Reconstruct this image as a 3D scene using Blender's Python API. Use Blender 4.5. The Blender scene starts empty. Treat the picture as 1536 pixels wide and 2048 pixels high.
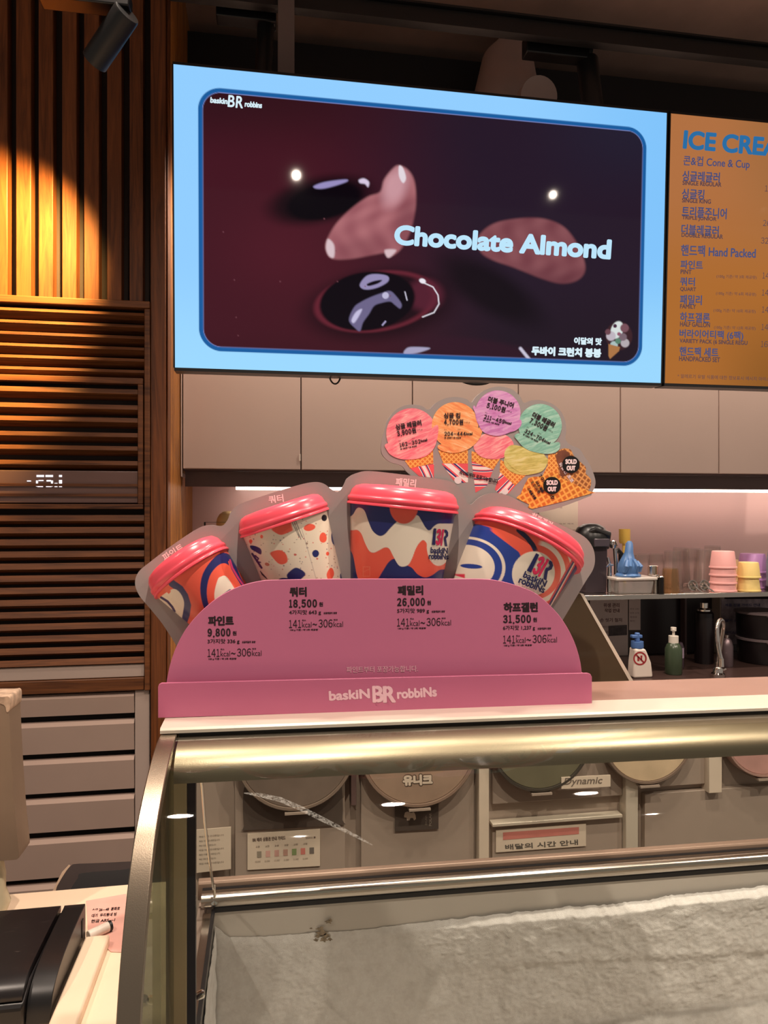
import bpy, bmesh, math, random
import numpy as np
from mathutils import Vector, Matrix
from mathutils.geometry import tessellate_polygon
rng = random.Random(7)
nrg = np.random.default_rng(11)
scene = bpy.context.scene
COL = scene.collection
# ---------------------------------------------------------------- camera
FPX, PSI, EYE = 1420.0, math.radians(9.35), 1.5
_s, _c = math.sin(PSI), math.cos(PSI)
CR, CF = Vector((_c, -_s, 0)), Vector((_s, _c, 0))
CAM = Vector((0, 0, EYE))
cd = bpy.data.cameras.new('camera')
cd.sensor_fit = 'VERTICAL'; cd.sensor_height = 36.0; cd.lens = FPX / 2048 * 36.0
cd.clip_start = 0.02; cd.clip_end = 60
cam = bpy.data.objects.new('camera', cd); COL.objects.link(cam)
cam.location = CAM; cam.rotation_euler = (math.pi / 2, 0, -PSI)
scene.camera = cam
scene.view_settings.view_transform = 'Standard'; scene.view_settings.look = 'None'
scene.view_settings.gamma = 1.0; scene.view_settings.exposure = 0.0
scene.view_settings.use_curve_mapping = False
# ---------------------------------------------------------------- world and lamps
w = bpy.data.worlds.new('world'); scene.world = w; w.use_nodes = True
w.node_tree.nodes['Background'].inputs[0].default_value = (1.0, 0.86, 0.74, 1)
w.node_tree.nodes['Background'].inputs[1].default_value = 0.26
def spot(name, loc, to, watt, col=(1, .76, .5), ang=100, blend=.7, rad=.03):
    l = bpy.data.lights.new(name, 'SPOT'); l.energy = watt; l.color = col
    l.spot_size = math.radians(ang); l.spot_blend = blend; l.shadow_soft_size = rad
    o = bpy.data.objects.new(name, l); COL.objects.link(o); o.location = loc
    o.rotation_euler = (Vector(to) - Vector(loc)).to_track_quat('-Z', 'Y').to_euler(); return o
WARM = (1, .83, .69)
for x, ang in ((-1.10, 84), (.125, 128), (1.30, 128), (2.38, 128)):      # row of ceiling spots over the customers
    spot('ceiling_spot', (x, .40, 2.85), (x, .75, 1.2), 92, WARM, ang, 1., .016)
for x in (-.25, .45, 1.15):                               # row of ceiling spots over the ice cream case
    spot('case_spot', (x, 1.22, 2.95), (x, .98, 1.0), 60, WARM, 84, .8, .04)
for x in (-.02, .62, 1.30, 1.95):                         # track heads behind the menu screens
    spot('track_spot', (x, 2.0, 2.60), (x, 2.24, 1.3), 32, WARM, 120, .8, .03)
# ---------------------------------------------------------------- pixel -> place helpers
def ray(u, v): return CR * ((u - 768) / FPX) + CF + Vector((0, 0, (1024 - v) / FPX))
def P(u, v, Y):
    d = ray(u, v); return CAM + d * (Y / d.y)
def PZ(u, v, Z):
    d = ray(u, v); return CAM + d * ((Z - EYE) / d.z)
def PX(u, v, X):
    d = ray(u, v); return CAM + d * (X / d.x)
def mpp(u, Y): return (Y / ray(u, 0).y) / FPX          # metres per pixel there
def proj(co):                                           # (n,3) array -> pixels
    d = co[:, 0] * _s + co[:, 1] * _c
    return 768 + FPX * (co[:, 0] * _c - co[:, 1] * _s) / d, 1024 - FPX * (co[:, 2] - EYE) / d
def plane_y(Y): return lambda u, v: P(u, v, Y)
# ---------------------------------------------------------------- colour and materials
def lin(c):
    return tuple(((x / 255) / 12.92 if x / 255 <= .04045 else ((x / 255 + .055) / 1.055) ** 2.4) for x in c)
class NT:
    def __init__(s, name):
        s.m = bpy.data.materials.new(name); s.m.use_nodes = True; s.t = s.m.node_tree
        s.b = s.t.nodes['Principled BSDF']; s.out = s.t.nodes['Material Output']
    def n(s, kind, **kw):
        nd = s.t.nodes.new(kind)
        for k, v in kw.items():
            if k in nd.inputs.keys(): nd.inputs[k].default_value = v
            else: setattr(nd, k, v)
        return nd
    def l(s, a, b): s.t.links.new(a, b)
    def set(s, **kw):
        for k, v in kw.items():
            k = k.replace('_', ' ').replace('Emission Color', 'Emission Color')
            s.b.inputs[k].default_value = (*v, 1) if isinstance(v, tuple) and len(v) == 3 else v
        return s
    def coords(s, scale=(1, 1, 1), rot=(0, 0, 0)):
        t = s.n('ShaderNodeTexCoord'); mp = s.n('ShaderNodeMapping'); mp.inputs['Scale'].default_value = scale
        mp.inputs['Rotation'].default_value = rot
        s.l(t.outputs['Object'], mp.inputs['Vector']); return mp.outputs['Vector']
    def noise(s, vec, scale=5, detail=4, rough=.5, dist=0):
        n = s.n('ShaderNodeTexNoise'); n.inputs['Scale'].default_value = scale; n.inputs['Detail'].default_value = detail
        n.inputs['Roughness'].default_value = rough; n.inputs['Distortion'].default_value = dist
        s.l(vec, n.inputs['Vector']); return n.outputs['Fac']
    def ramp(s, fac, stops, mode='LINEAR'):
        r = s.n('ShaderNodeValToRGB'); e = r.color_ramp; e.interpolation = mode
        while len(e.elements) < len(stops): e.elements.new(.5)
        for i, (p, c) in enumerate(stops): e.elements[i].position = p; e.elements[i].color = (*c, 1)
        s.l(fac, r.inputs['Fac']); return r.outputs['Color']
    def bump(s, fac, strength=.2, dist=.002):
        b = s.n('ShaderNodeBump'); b.inputs['Strength'].default_value = strength; b.inputs['Distance'].default_value = dist
        s.l(fac, b.inputs['Height']); s.l(b.outputs['Normal'], s.b.inputs['Normal'])
def mat(name, col, rough=.5, metal=0., var=.06, vscale=8, bump=0., bscale=120, spec=.5, coat=0.):
    k = NT(name); c = lin(col); k.set(Roughness=rough, Metallic=metal, Specular_IOR_Level=spec, Coat_Weight=coat)
    vec = k.coords()
    f = k.noise(vec, vscale, 5)
    lo = tuple(x * (1 - var) for x in c); hi = tuple(min(1, x * (1 + var)) for x in c)
    k.l(k.ramp(f, [(.3, lo), (.7, hi)]), k.b.inputs['Base Color'])
    if bump: k.bump(k.noise(vec, bscale, 3), bump, .001)
    return k.m
def wood(name, dark, light, axis='Z', rough=.45):
    k = NT(name); k.set(Roughness=rough, Specular_IOR_Level=.4)
    sc = {'Z': (38, 38, 2.2), 'X': (2.2, 38, 38), 'Y': (38, 2.2, 38)}[axis]
    v = k.coords(sc)
    a = k.noise(v, 1.6, 8, .62, 1.6)
    b = k.noise(k.coords(tuple(x * .25 for x in sc)), 1.0, 2)
    mx = k.n('ShaderNodeMath', operation='ADD'); k.l(a, mx.inputs[0])
    mu = k.n('ShaderNodeMath', operation='MULTIPLY'); k.l(b, mu.inputs[0]); mu.inputs[1].default_value = .5; k.l(mu.outputs[0], mx.inputs[1])
    k.l(k.ramp(mx.outputs[0], [(.5, lin(dark)), (.95, lin(light))]), k.b.inputs['Base Color'])
    k.bump(a, .25, .001)
    return k.m
def glow(name, col, strength=1., rough=.12, spec=.5):
    k = NT(name); k.set(Base_Color=(0.004, .004, .004), Roughness=rough, Specular_IOR_Level=spec, Emission_Color=lin(col), Emission_Strength=strength); return k.m
def glow_attr(name, strength=1., rough=.1):
    k = NT(name); k.set(Specular_IOR_Level=.12, Base_Color=(.004, .004, .004), Roughness=rough, Emission_Strength=strength)
    a = k.n('ShaderNodeAttribute', attribute_name='paint'); k.l(a.outputs['Color'], k.b.inputs['Emission Color']); return k.m
def paint_attr(name, rough=.4, spec=.5):
    k = NT(name); k.set(Roughness=rough, Specular_IOR_Level=spec)
    a = k.n('ShaderNodeAttribute', attribute_name='paint'); k.l(a.outputs['Color'], k.b.inputs['Base Color']); return k.m
def clear(name, tint=(255, 255, 255), refl=1.0, rough=.02, haze=0., hazecol=(220, 215, 210), ior=1.45):
    k = NT(name); t = k.t
    tr = k.n('ShaderNodeBsdfTransparent'); tr.inputs[0].default_value = (*lin(tint), 1)
    gl = k.n('ShaderNodeBsdfGlossy'); gl.inputs['Roughness'].default_value = rough
    fr = k.n('ShaderNodeFresnel'); fr.inputs['IOR'].default_value = ior
    mu = k.n('ShaderNodeMath', operation='MULTIPLY'); k.l(fr.outputs[0], mu.inputs[0]); mu.inputs[1].default_value = refl
    ge = k.n('ShaderNodeNewGeometry'); iv = k.n('ShaderNodeMath', operation='SUBTRACT'); iv.inputs[0].default_value = 1; k.l(ge.outputs['Backfacing'], iv.inputs[1])
    m0 = k.n('ShaderNodeMath', operation='MULTIPLY'); k.l(mu.outputs[0], m0.inputs[0]); k.l(iv.outputs[0], m0.inputs[1]); mu = m0
    m1 = k.n('ShaderNodeMixShader'); k.l(mu.outputs[0], m1.inputs[0]); k.l(tr.outputs[0], m1.inputs[1]); k.l(gl.outputs[0], m1.inputs[2])
    last = m1
    if haze:
        df = k.n('ShaderNodeBsdfDiffuse'); df.inputs[0].default_value = (*lin(hazecol), 1)
        m2 = k.n('ShaderNodeMixShader'); m2.inputs[0].default_value = haze; k.l(m1.outputs[0], m2.inputs[1]); k.l(df.outputs[0], m2.inputs[2]); last = m2
    k.l(last.outputs[0], k.out.inputs['Surface']); t.nodes.remove(k.b); return k.m
# ---------------------------------------------------------------- mesh helpers
class MB:
    def __init__(s): s.v = []; s.f = []
    def add(s, vs, fs):
        o = len(s.v); s.v += [Vector(x) for x in vs]; s.f += [tuple(i + o for i in f) for f in fs]; return s
    def box(s, x0, x1, y0, y1, z0, z1, rot=None, piv=None):
        vs = [Vector((x, y, z)) for x in (x0, x1) for y in (y0, y1) for z in (z0, z1)]
        if rot is not None:
            pv = Vector(piv) if piv is not None else Vector(((x0 + x1) / 2, (y0 + y1) / 2, (z0 + z1) / 2))
            vs = [rot @ (q - pv) + pv for q in vs]
        return s.add(vs, [(0, 1, 3, 2), (4, 6, 7, 5), (0, 4, 5, 1), (2, 3, 7, 6), (0, 2, 6, 4), (1, 5, 7, 3)])
    def slab(s, q, off):                                 # polygon of 3D points pushed by a vector
        n = len(q); off = Vector(off); q = [Vector(x) for x in q]
        return s.add(q + [x + off for x in q], [tuple(range(n)), tuple(range(2 * n - 1, n - 1, -1))] + [(i, i + n, (i + 1) % n + n, (i + 1) % n) for i in range(n)])
    def face(s, q): return s.add(q, [tuple(range(len(q)))])
    def lathe(s, prof, origin=(0, 0, 0), M=None, n=32, closed=False):
        M = M or Matrix(); o = Vector(origin); vs = []; fs = []
        for r, z in prof:
            for i in range(n):
                a = 2 * math.pi * i / n; vs.append(o + M @ Vector((r * math.cos(a), r * math.sin(a), z)))
        k = len(prof)
        for j in range(k - 1):
            for i in range(n):
                a, b = j * n + i, j * n + (i + 1) % n; fs.append((a, b, b + n, a + n))
        if prof[0][0] > 1e-6 and not closed: fs.append(tuple(range(n))[::-1])
        if prof[-1][0] > 1e-6 and not closed: fs.append(tuple((k - 1) * n + i for i in range(n)))
        return s.add(vs, fs)
    def tube(s, path, r, n=10, cap=True):
        pts = [Vector(p) for p in path]; k = len(pts); rs = r if isinstance(r, (list, tuple)) else [r] * k
        t0 = (pts[1] - pts[0]).normalized(); up = Vector((0, 0, 1)) if abs(t0.z) < .9 else Vector((1, 0, 0))
        a = t0.cross(up).normalized(); vs = []; fs = []
        for i, p in enumerate(pts):
            t = (pts[min(i + 1, k - 1)] - pts[max(i - 1, 0)]).normalized()
            a = (a - t * a.dot(t)).normalized(); b = t.cross(a)
            for j in range(n):
                g = 2 * math.pi * j / n; vs.append(p + (a * math.cos(g) + b * math.sin(g)) * rs[i])
        for i in range(k - 1):
            for j in range(n):
                q, q2 = i * n + j, i * n + (j + 1) % n; fs.append((q, q2, q2 + n, q + n))
        if cap: fs += [tuple(range(n))[::-1], tuple((k - 1) * n + j for j in range(n))]
        return s.add(vs, fs)
    def extrude_x(s, prof, x0, x1, drop=0., nx=1, close=True):   # (y,z) section swept along x
        n = len(prof); vs = []; fs = []
        for i in range(nx + 1):
            x = x0 + (x1 - x0) * i / nx
            vs += [Vector((x, y, z + drop * x)) for y, z in prof]
        for i in range(nx):
            for j in range(n if close else n - 1):
                a, b = i * n + j, i * n + (j + 1) % n; fs.append((a, b, b + n, a + n))
        if close: fs += [tuple(range(n)), tuple(nx * n + j for j in range(n))[::-1]]
        return s.add(vs, fs)
    def build(s, name, m, parent=None, smooth=True, bevel=0., seg=2, angle=35):
        me = bpy.data.meshes.new(name)
        me.from_pydata([tuple(v) for v in s.v], [], s.f); me.validate(); 
        bm = bmesh.new(); bm.from_mesh(me); bmesh.ops.recalc_face_normals(bm, faces=bm.faces); bm.to_mesh(me); bm.free()
        return link_mesh(name, me, m, parent, smooth, bevel, seg, angle)
def link_mesh(name, me, m, parent=None, smooth=True, bevel=0., seg=2, angle=35):
    for x in (m if isinstance(m, (list, tuple)) else [m]): me.materials.append(x)
    if smooth:
        me.polygons.foreach_set('use_smooth', [True] * len(me.polygons)); me.set_sharp_from_angle(angle=math.radians(angle))
    o = bpy.data.objects.new(name, me); COL.objects.link(o)
    if parent is not None: attach(o, parent)
    if bevel:
        b = o.modifiers.new('soft_edge', 'BEVEL'); b.width = bevel; b.segments = seg; b.limit_method = 'ANGLE'; b.angle_limit = math.radians(40)
    return o
def world_of(o):
    m = Matrix.Translation(o.location)
    return (world_of(o.parent) @ o.matrix_parent_inverse @ m) if o.parent else m
def attach(o, p): o.parent = p; o.matrix_parent_inverse = world_of(p).inverted()
def thing(name, label, cat, loc, group=None):
    o = bpy.data.objects.new(name, None); COL.objects.link(o); o.location = loc; o.empty_display_size = .05
    o['label'] = label; o['category'] = cat
    if group: o['group'] = group
    return o
def tag(o, label, cat, group=None):
    o['label'] = label; o['category'] = cat
    if group: o['group'] = group
    return o
def struct(o): o['kind'] = 'structure'; return o
def dup(root, delta, label=None):
    r = root.copy(); COL.objects.link(r); r.location = root.location + Vector(delta)
    if label: r['label'] = label
    for ch in list(root.children):
        c = ch.copy(); COL.objects.link(c); c.parent = r; c.matrix_parent_inverse = ch.matrix_parent_inverse.copy()
        for g in list(ch.children):
            d = g.copy(); COL.objects.link(d); d.parent = c; d.matrix_parent_inverse = g.matrix_parent_inverse.copy()
    return r
def curve(pts, n=6, closed=True):                         # Catmull-Rom through points
    out = []; k = len(pts); p = [tuple(x) for x in pts]
    for i in range(k if closed else k - 1):
        g = (lambda j: p[j % k]) if closed else (lambda j: p[max(0, min(k - 1, j))])
        a, b, c, d = g(i - 1), g(i), g(i + 1), g(i + 2)
        for t in range(n):
            t /= n
            out.append(tuple(.5 * (2 * b[m] + (c[m] - a[m]) * t + (2 * a[m] - 5 * b[m] + 4 * c[m] - d[m]) * t * t + (3 * b[m] - a[m] - 3 * c[m] + d[m]) * t ** 3) for m in range(len(b))))
    if not closed: out.append(p[-1])
    return out
def chaikin(pts, n=3):                                    # corner cutting, never loops
    for _ in range(n):
        pts = [q for i in range(len(pts)) for q in ((pts[i][0] * .75 + pts[(i + 1) % len(pts)][0] * .25, pts[i][1] * .75 + pts[(i + 1) % len(pts)][1] * .25), (pts[i][0] * .25 + pts[(i + 1) % len(pts)][0] * .75, pts[i][1] * .25 + pts[(i + 1) % len(pts)][1] * .75))]
    return pts
def plate(uv, Y, th, name, m, parent=None, bevel=0., smooth=True):   # outline cut from a board standing at depth Y
    b = MB(); b.slab([P(u, v, Y) for u, v in uv], (0, th, 0)); return b.build(name, m, parent, smooth, bevel)
def off(pts, s, o): return [(o[0] + x * s, o[1] + y * s) for x, y in pts]
# ---------------------------------------------------------------- lettering
_glyph = {}
def glyphs(s, bold):
    key = (s, bold)
    if key not in _glyph:
        cu = bpy.data.curves.new('lettering', 'FONT'); cu.body = s; cu.offset = bold; cu.resolution_u = 6
        o = bpy.data.objects.new('lettering', cu); COL.objects.link(o); bpy.context.view_layer.update()
        me = bpy.data.meshes.new_from_object(o.evaluated_get(bpy.context.evaluated_depsgraph_get()))
        vs = [(v.co.x, v.co.y) for v in me.vertices]; fs = [tuple(q.vertices) for q in me.polygons]
        bpy.data.objects.remove(o); bpy.data.curves.remove(cu); bpy.data.meshes.remove(me)
        xs = [a for a, _ in vs]; ys = [b for _, b in vs]; x0, x1, y0, y1 = min(xs), max(xs), min(ys), max(ys)
        _glyph[key] = ([((a - x0) / (x1 - x0), (y1 - b) / (y1 - y0)) for a, b in vs], fs)
    return _glyph[key]
class TX:                                                 # collects lines of writing on one surface
    def __init__(s, place): s.place = place; s.b = MB(); s.lines = []
    def t(s, txt, u, v, w, h, ang=0., bold=0., shear=0.):  # top-left corner, size and stroke gain in photo pixels, slope in degrees
        if any(q.isdigit() for q in txt) and all(q in '0123456789,~원' for q in txt):      # figures: one sign at a time
            wd = [{'1': .60, ',': .34, '~': 1.0, '원': 1.28}.get(q, .86) for q in txt]; gap = .16; tot = sum(wd) + gap * (len(txt) - 1); x = 0; r_ = math.radians(ang)
            for q, d in zip(txt, wd):
                hh = h * (.28 if q == ',' else .20 if q == '~' else 1.1 if q == '원' else 1); dy = h * (.86 if q == ',' else .42 if q == '~' else -.04 if q == '원' else 0)
                dx = x * w / tot; s.one(chr(ord(q) + 0xFEE0) if q.isdigit() else q, u + dx * math.cos(r_) - dy * math.sin(r_), v + dx * math.sin(r_) + dy * math.cos(r_), max(d * w / tot, 2.2 * bold + .4), hh, ang, bold); x += d + gap
            return s
        return s.one(txt, u, v, w, h, ang, bold, shear)
    def one(s, txt, u, v, w, h, ang=0., bold=0., shear=0.):
        g, fs = glyphs(txt, 0); a = math.radians(ang); ca, sa = math.cos(a), math.sin(a); b = MB()
        w0, h0 = w - 2 * bold, h - 2 * bold; n8 = 20 if bold > 1.5 else 8
        dirs = [(0, 0)] if bold < .15 else [(0, 0)] + [(bold * math.cos(q * math.pi / n8 * 2), bold * math.sin(q * math.pi / n8 * 2)) for q in range(n8)] + ([(bold * .5 * math.cos(q * math.pi / 2), bold * .5 * math.sin(q * math.pi / 2)) for q in range(4)] if bold > 1.6 else [])
        for j_, (dx, dy) in enumerate(dirs):
            vs = []
            for x, y in g:
                X, Y = bold + dx + x * w0 + shear * (1 - y) * h, bold + dy + y * h0
                p = s.place(u + X * ca - Y * sa, v + X * sa + Y * ca); vs.append(p + Vector((0, -1.2e-5 * j_, 0)))
            b.add(vs, fs)
        s.b.add(b.v, b.f); s.lines.append(b); return s
    def poly(s, pts):
        b = MB().face([s.place(u, v) for u, v in pts]); s.b.add(b.v, b.f); s.lines.append(b); return s
    def build(s, name, m, parent): return s.b.build(name, m, parent, smooth=False)
    def each(s, name, m, parent):                          # every line a part of its own
        return [b.build(name, m, parent, smooth=False) for b in s.lines]
# ================================================================ MATERIALS
M = {}
M['floor'] = mat('floor_tile', (120, 112, 104), .35)
M['concrete'] = mat('dark_concrete', (176, 146, 132), .8, var=.22, vscale=3, bump=.3, bscale=30)
M['beam'] = mat('black_beam', (22, 20, 22), .6)
M['plaster'] = mat('pink_plaster', (214, 180, 177), .3, var=.03, vscale=2)
M['wood_v'] = wood('slat_wood', (54, 26, 12), (124, 70, 34), 'Z')
M['wood_x'] = wood('louvre_wood', (58, 30, 15), (124, 74, 39), 'X')
M['backing'] = mat('dark_backing', (38, 24, 18), .8)
M['void'] = mat('dark_interior', (14, 12, 13), .9)
M['white_metal'] = mat('cream_panel', (172, 154, 144), .4, var=.03)
M['cabinet'] = mat('taupe_cabinet', (205, 180, 168), .45, var=.03, vscale=3)
M['cabinet_dark'] = mat('cabinet_dark_board', (96, 76, 74), .5)  # plain dark board colour of carcasses, pelmet and a few uprights
M['black'] = mat('black_plastic', (20, 19, 20), .35)
M['black_metal'] = mat('black_metal', (17, 17, 18), .45)
M['grey_pole'] = mat('grey_painted_steel', (104, 90, 86), .5)
M['duct'] = mat('duct_insulation', (164, 142, 134), .7, bump=.3, bscale=60)
M['led'] = glow('strip_light_glow', (255, 228, 210), 11.)
M['led_body'] = mat('strip_light_body', (230, 214, 200), .4)
# ================================================================ SETTING
YB, YC, YW, YS = 2.55, 2.20, 1.92, 1.782
XE = -.2565
CEIL = 3.12
struct(MB().box(-2.2, 4.2, -.6, YB + .1, -.05, 0).build('floor', M['floor']))
struct(MB().box(-2.2, 4.2, -.6, YB + .1, CEIL, CEIL + .1).build('ceiling', M['concrete']))
wb = MB().box(XE - .05, 4.2, YB, YB + .1, 0, 1.95)
struct(wb.build('wall_back', M['plaster']))
struct(MB().box(XE - .05, 4.2, YB + .02, YB + .1, 1.95, CEIL).build('wall_back_upper', M['concrete']))
struct(MB().box(XE, 4.2, YB - .16, YB, 2.92, 3.07).build('trim_1', M['beam']))
struct(MB().box(XE, 4.2, YB - .22, YB, 2.60, 2.70).build('trim_2', M['beam']))
# side return of the timber wall, clad with narrow vertical strips
wl = MB().box(-2.2, XE - .035, YW + .035, YW + .12, 0, CEIL)
struct(wl.build('wall_left', M['backing']))
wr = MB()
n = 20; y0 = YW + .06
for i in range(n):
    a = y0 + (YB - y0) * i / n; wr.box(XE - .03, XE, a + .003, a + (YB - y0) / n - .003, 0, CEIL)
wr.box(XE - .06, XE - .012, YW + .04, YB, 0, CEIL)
struct(wr.build('wall_left_return', wood('strip_lit_return_wood', (104, 58, 24), (206, 136, 66), 'Z')))  # lighter wood tone paints in the golden glow of the strip lights
# ---- corner post
xl, xr = P(301, 300, YW).x, P(331, 300, YW).x
t = MB().box(xl, xr, YW, YW + .05, 0, CEIL)
struct(t.build('trim_3', M['wood_v'], bevel=.002))
struct(MB().box(xr + .001, XE, YW + .012, YW + .06, 0, CEIL).build('trim_4', M['wood_v'], bevel=.002))
# ---- vertical battens over the louvres
edges = [(-150, -118), (-104, -72), (-57, -27), (-12, 15), (32, 62), (77, 106), (124, 153), (168, 198), (214, 243), (259, 286)]
ztop = P(200, 600, YW).z
bt = MB()
for a, b_ in edges + [(-206, -166), (-260, -220), (-316, -274)]:
    x0, x1 = P(a, 300, YW).x, P(b_, 300, YW).x
    bt.box(x0, x1, YW, YW + .034, ztop, CEIL)
o = bt.build('slat_cladding', M['wood_v'], bevel=.0015); tag(o, 'vertical brown timber slats on dark backing, upper left, lit yellow on one side', 'wall slats')
# ---- louvred wall below
def zw(v, u=150): return P(u, v, YW).z
xl0 = -1.9
lv = thing('louvred_panel', 'brown timber louvred panel of horizontal slats below the vertical slats', 'louvred panel', (xl0, YW, 1.02))
fr = MB()
fr.box(xl0, xl - .001, YW - .006, YW + .034, zw(611), zw(597))
fr.box(P(289, 900, YW).x, xl - .001, YW - .004, YW + .034, zw(1386), zw(611) - .001)
fr.build('frame', M['wood_x'], lv, bevel=.002)
sl = MB()
xin = P(288, 900, YW).x
def slat(b, v, h, x1, deep=.022, tilt=24, y=YW):
    z = zw(v); b.box(xl0, x1, y + .002, y + .002 + deep, z - h / 2, z + h / 2, Matrix.Rotation(math.radians(-tilt), 3, 'X'))
for v in (628, 652, 675, 698, 721, 744): slat(sl, v, .009, xin, .030, 28)
for v in [1040 + 24 * i for i in range(13)]: slat(sl, v, .016, xin, .030, 20)
sl.build('slats', M['wood_x'], lv)
MB().box(xl0, xin, YW + .006, YW + .028, zw(1359), zw(1333)).build('pale_strip', M['white_metal'], lv, bevel=.002)
bd = MB().box(xl0, xin, YW + .001, YW + .030, zw(1386), zw(1360)); bd.build('bottom_rail', M['wood_x'], lv, bevel=.002)
# hinged inner frame with wider slats: cover of the air conditioner
ac = MB()
xa = P(276, 850, YW).x
ac.box(xl0, xin - .002, YW - .004, YW + .03, zw(765), zw(753)); ac.box(xl0, xin - .002, YW - .004, YW + .03, zw(1018), zw(1008))
ac.box(xa, xin - .002, YW - .004, YW + .03, zw(1008) + .0005, zw(765) - .0005)
ac.build('hatch_frame', M['wood_x'], lv, bevel=.0015)
sa = MB()
for v, h in ((785, .014), (817, .013), (843, .013), (873, .012), (900, .012), (930, .012)): slat(sa, v, h, xa - .001, .034, 22)
sa.build('hatch_slats', M['wood_x'], lv)
ad = thing('air_conditioner', 'air conditioner behind the timber louvres with lit temperature digits on a brown strip', 'air conditioner', (-.75, YW + .02, 1.5))
b = MB().box(xl0, xa - .001, YW + .006, YW + .02, zw(1006), zw(941)); b.build('control_panel', mat('brown_panel', (104, 78, 72), .35), ad, bevel=.002)
b = MB()
for v in (970, 990): b.box(xl0, xa - .001, YW, YW + .008, zw(v) - .0035, zw(v) + .0035)
b.build('panel_ridge', M['wood_x'], ad)
tx = TX(plane_y(YW + .0045))
def seg(u, v, w_, h): tx.poly([(u, v), (u + w_, v), (u + w_, v + h), (u, v + h)])
for sg in ((73, 950, 15, 4), (91, 950, 15, 4), (118, 950, 6, 4), (72, 961, 4, 12), (75, 970, 11, 4), (77, 960, 10, 2), (93, 960, 9, 3), (102, 961, 4, 12), (92, 970, 11, 4), (109, 966, 6, 8), (118, 960, 6, 14), (54, 961, 8, 2)): seg(*sg)
tx.build('temperature_digits', glow('white_digits', (255, 245, 255), 1.6), ad)
# pale slatted unit below
vp = thing('ventilation_unit', 'pale cream unit with wide horizontal slats and black gaps under the timber louvres', 'ventilation unit', (-.7, YW + .01, 0))
b = MB(); xv = P(270, 1500, YW + .01).x
b.box(xv, xl - .004, YW + .008, YW + .03, 0, zw(1387)); b.build('frame', M['white_metal'], vp, bevel=.002)
b = MB()
top = 1392
for a, c in ((1391, 1433), (1447, 1508), (1521, 1587), (1600, 1665), (1680, 1757), (1770, 1850), (1862, 1940), (1955, 2040)):
    za, zc = zw(a), zw(c)
    b.add([(xl0, YW + .012, zc), (xl0, YW + .005, za - .008), (xl0, YW + .016, za), (xl0, YW + .03, za), (xl0, YW + .03, zc), (xv - .002, YW + .012, zc), (xv - .002, YW + .005, za - .008), (xv - .002, YW + .016, za), (xv - .002, YW + .03, za), (xv - .002, YW + .03, zc)],
          [(0, 1, 2, 3, 4), (9, 8, 7, 6, 5), (0, 5, 6, 1), (1, 6, 7, 2), (2, 7, 8, 3), (3, 8, 9, 4), (4, 9, 5, 0)])
b.build('slats', mat('cream_slats', (172, 150, 138), .28, var=.03), vp)
MB().box(xl0, xv, YW + .031, YW + .034, 0, zw(1389)).build('dark_back', M['void'], vp)
# ---- overhead: tracks, heads, pole, duct
YT = 1.90
tr = MB()
q0, q1 = P(590, 14, YT), P(1536, 117, YT); zt = (q0.z + q1.z) / 2
tr.box(-.25, 3.2, YT - .02, YT + .02, zt - .012, zt + .022)
tr.box(-.25, 3.2, YT - .03, YT + .03, zt + .024, zt + .030)
tr.box(-.25, 3.2, YT - .024, YT - .012, zt - .022, zt - .014)
tag(tr.build('lighting_track', M['black_metal']), 'long black lighting track running above the menu screens', 'lighting track')
def track_head(uc, v0, v1, hw, tilt, label, u_ad0, u_ad1, va0, va1):
    Y = YT + .06; a, c = P(uc, v0, Y), P(uc, v1, Y); r = hw * mpp(uc, Y)
    t = thing('track_spotlight', label, 'spotlight', (a.x, Y, a.z), 'black spotlights on the track behind the screens')
    R = Matrix.Rotation(math.radians(tilt), 4, 'Y'); L = a.z - c.z
    MB().lathe([(r * .9, 0), (r, -.006), (r, -L), (r * .92, -L), (r * .9, -L + .02), (0, -L + .02)], a, R, 24).build('lamp_body', M['black_metal'], t)
    MB().tube([a + Vector((0, 0, .001)), a + Vector((0, -.03, .035)), (a.x, YT + .05, P(uc, va1, YT).z)], .009, 8).build('swivel_arm', M['black_metal'], t)
    b = MB().box(P(u_ad0, 50, YT).x, P(u_ad1, 50, YT).x, YT + .032, YT + .075, P(uc, va1, YT).z, P(uc, va0, YT).z); b.build('driver_box', M['black'], t, bevel=.003)
track_head(532, 48, 200, 17, 3, 'slim black spotlight hanging beside the grey pole above the screen', 430, 553, -10, 24)
track_head(1174, 118, 262, 21, -7, 'black spotlight hanging from the track right of the pale duct', 1062, 1190, 62, 100)
b = MB(); Yp = YT - .06
x0, x1 = P(556, 60, Yp).x, P(589, 60, Yp).x
b.box(x0, x1, Yp, Yp + .012, 2.45, CEIL); b.box(x0, x0 + .006, Yp + .012, Yp + .05, 2.45, CEIL); b.box(x1 - .006, x1, Yp + .012, Yp + .05, 2.45, CEIL)
tag(b.build('screen_hanger', M['grey_pole'], bevel=.001), 'grey steel channel hanging from the ceiling behind the chocolate screen', 'hanger pole')
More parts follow.
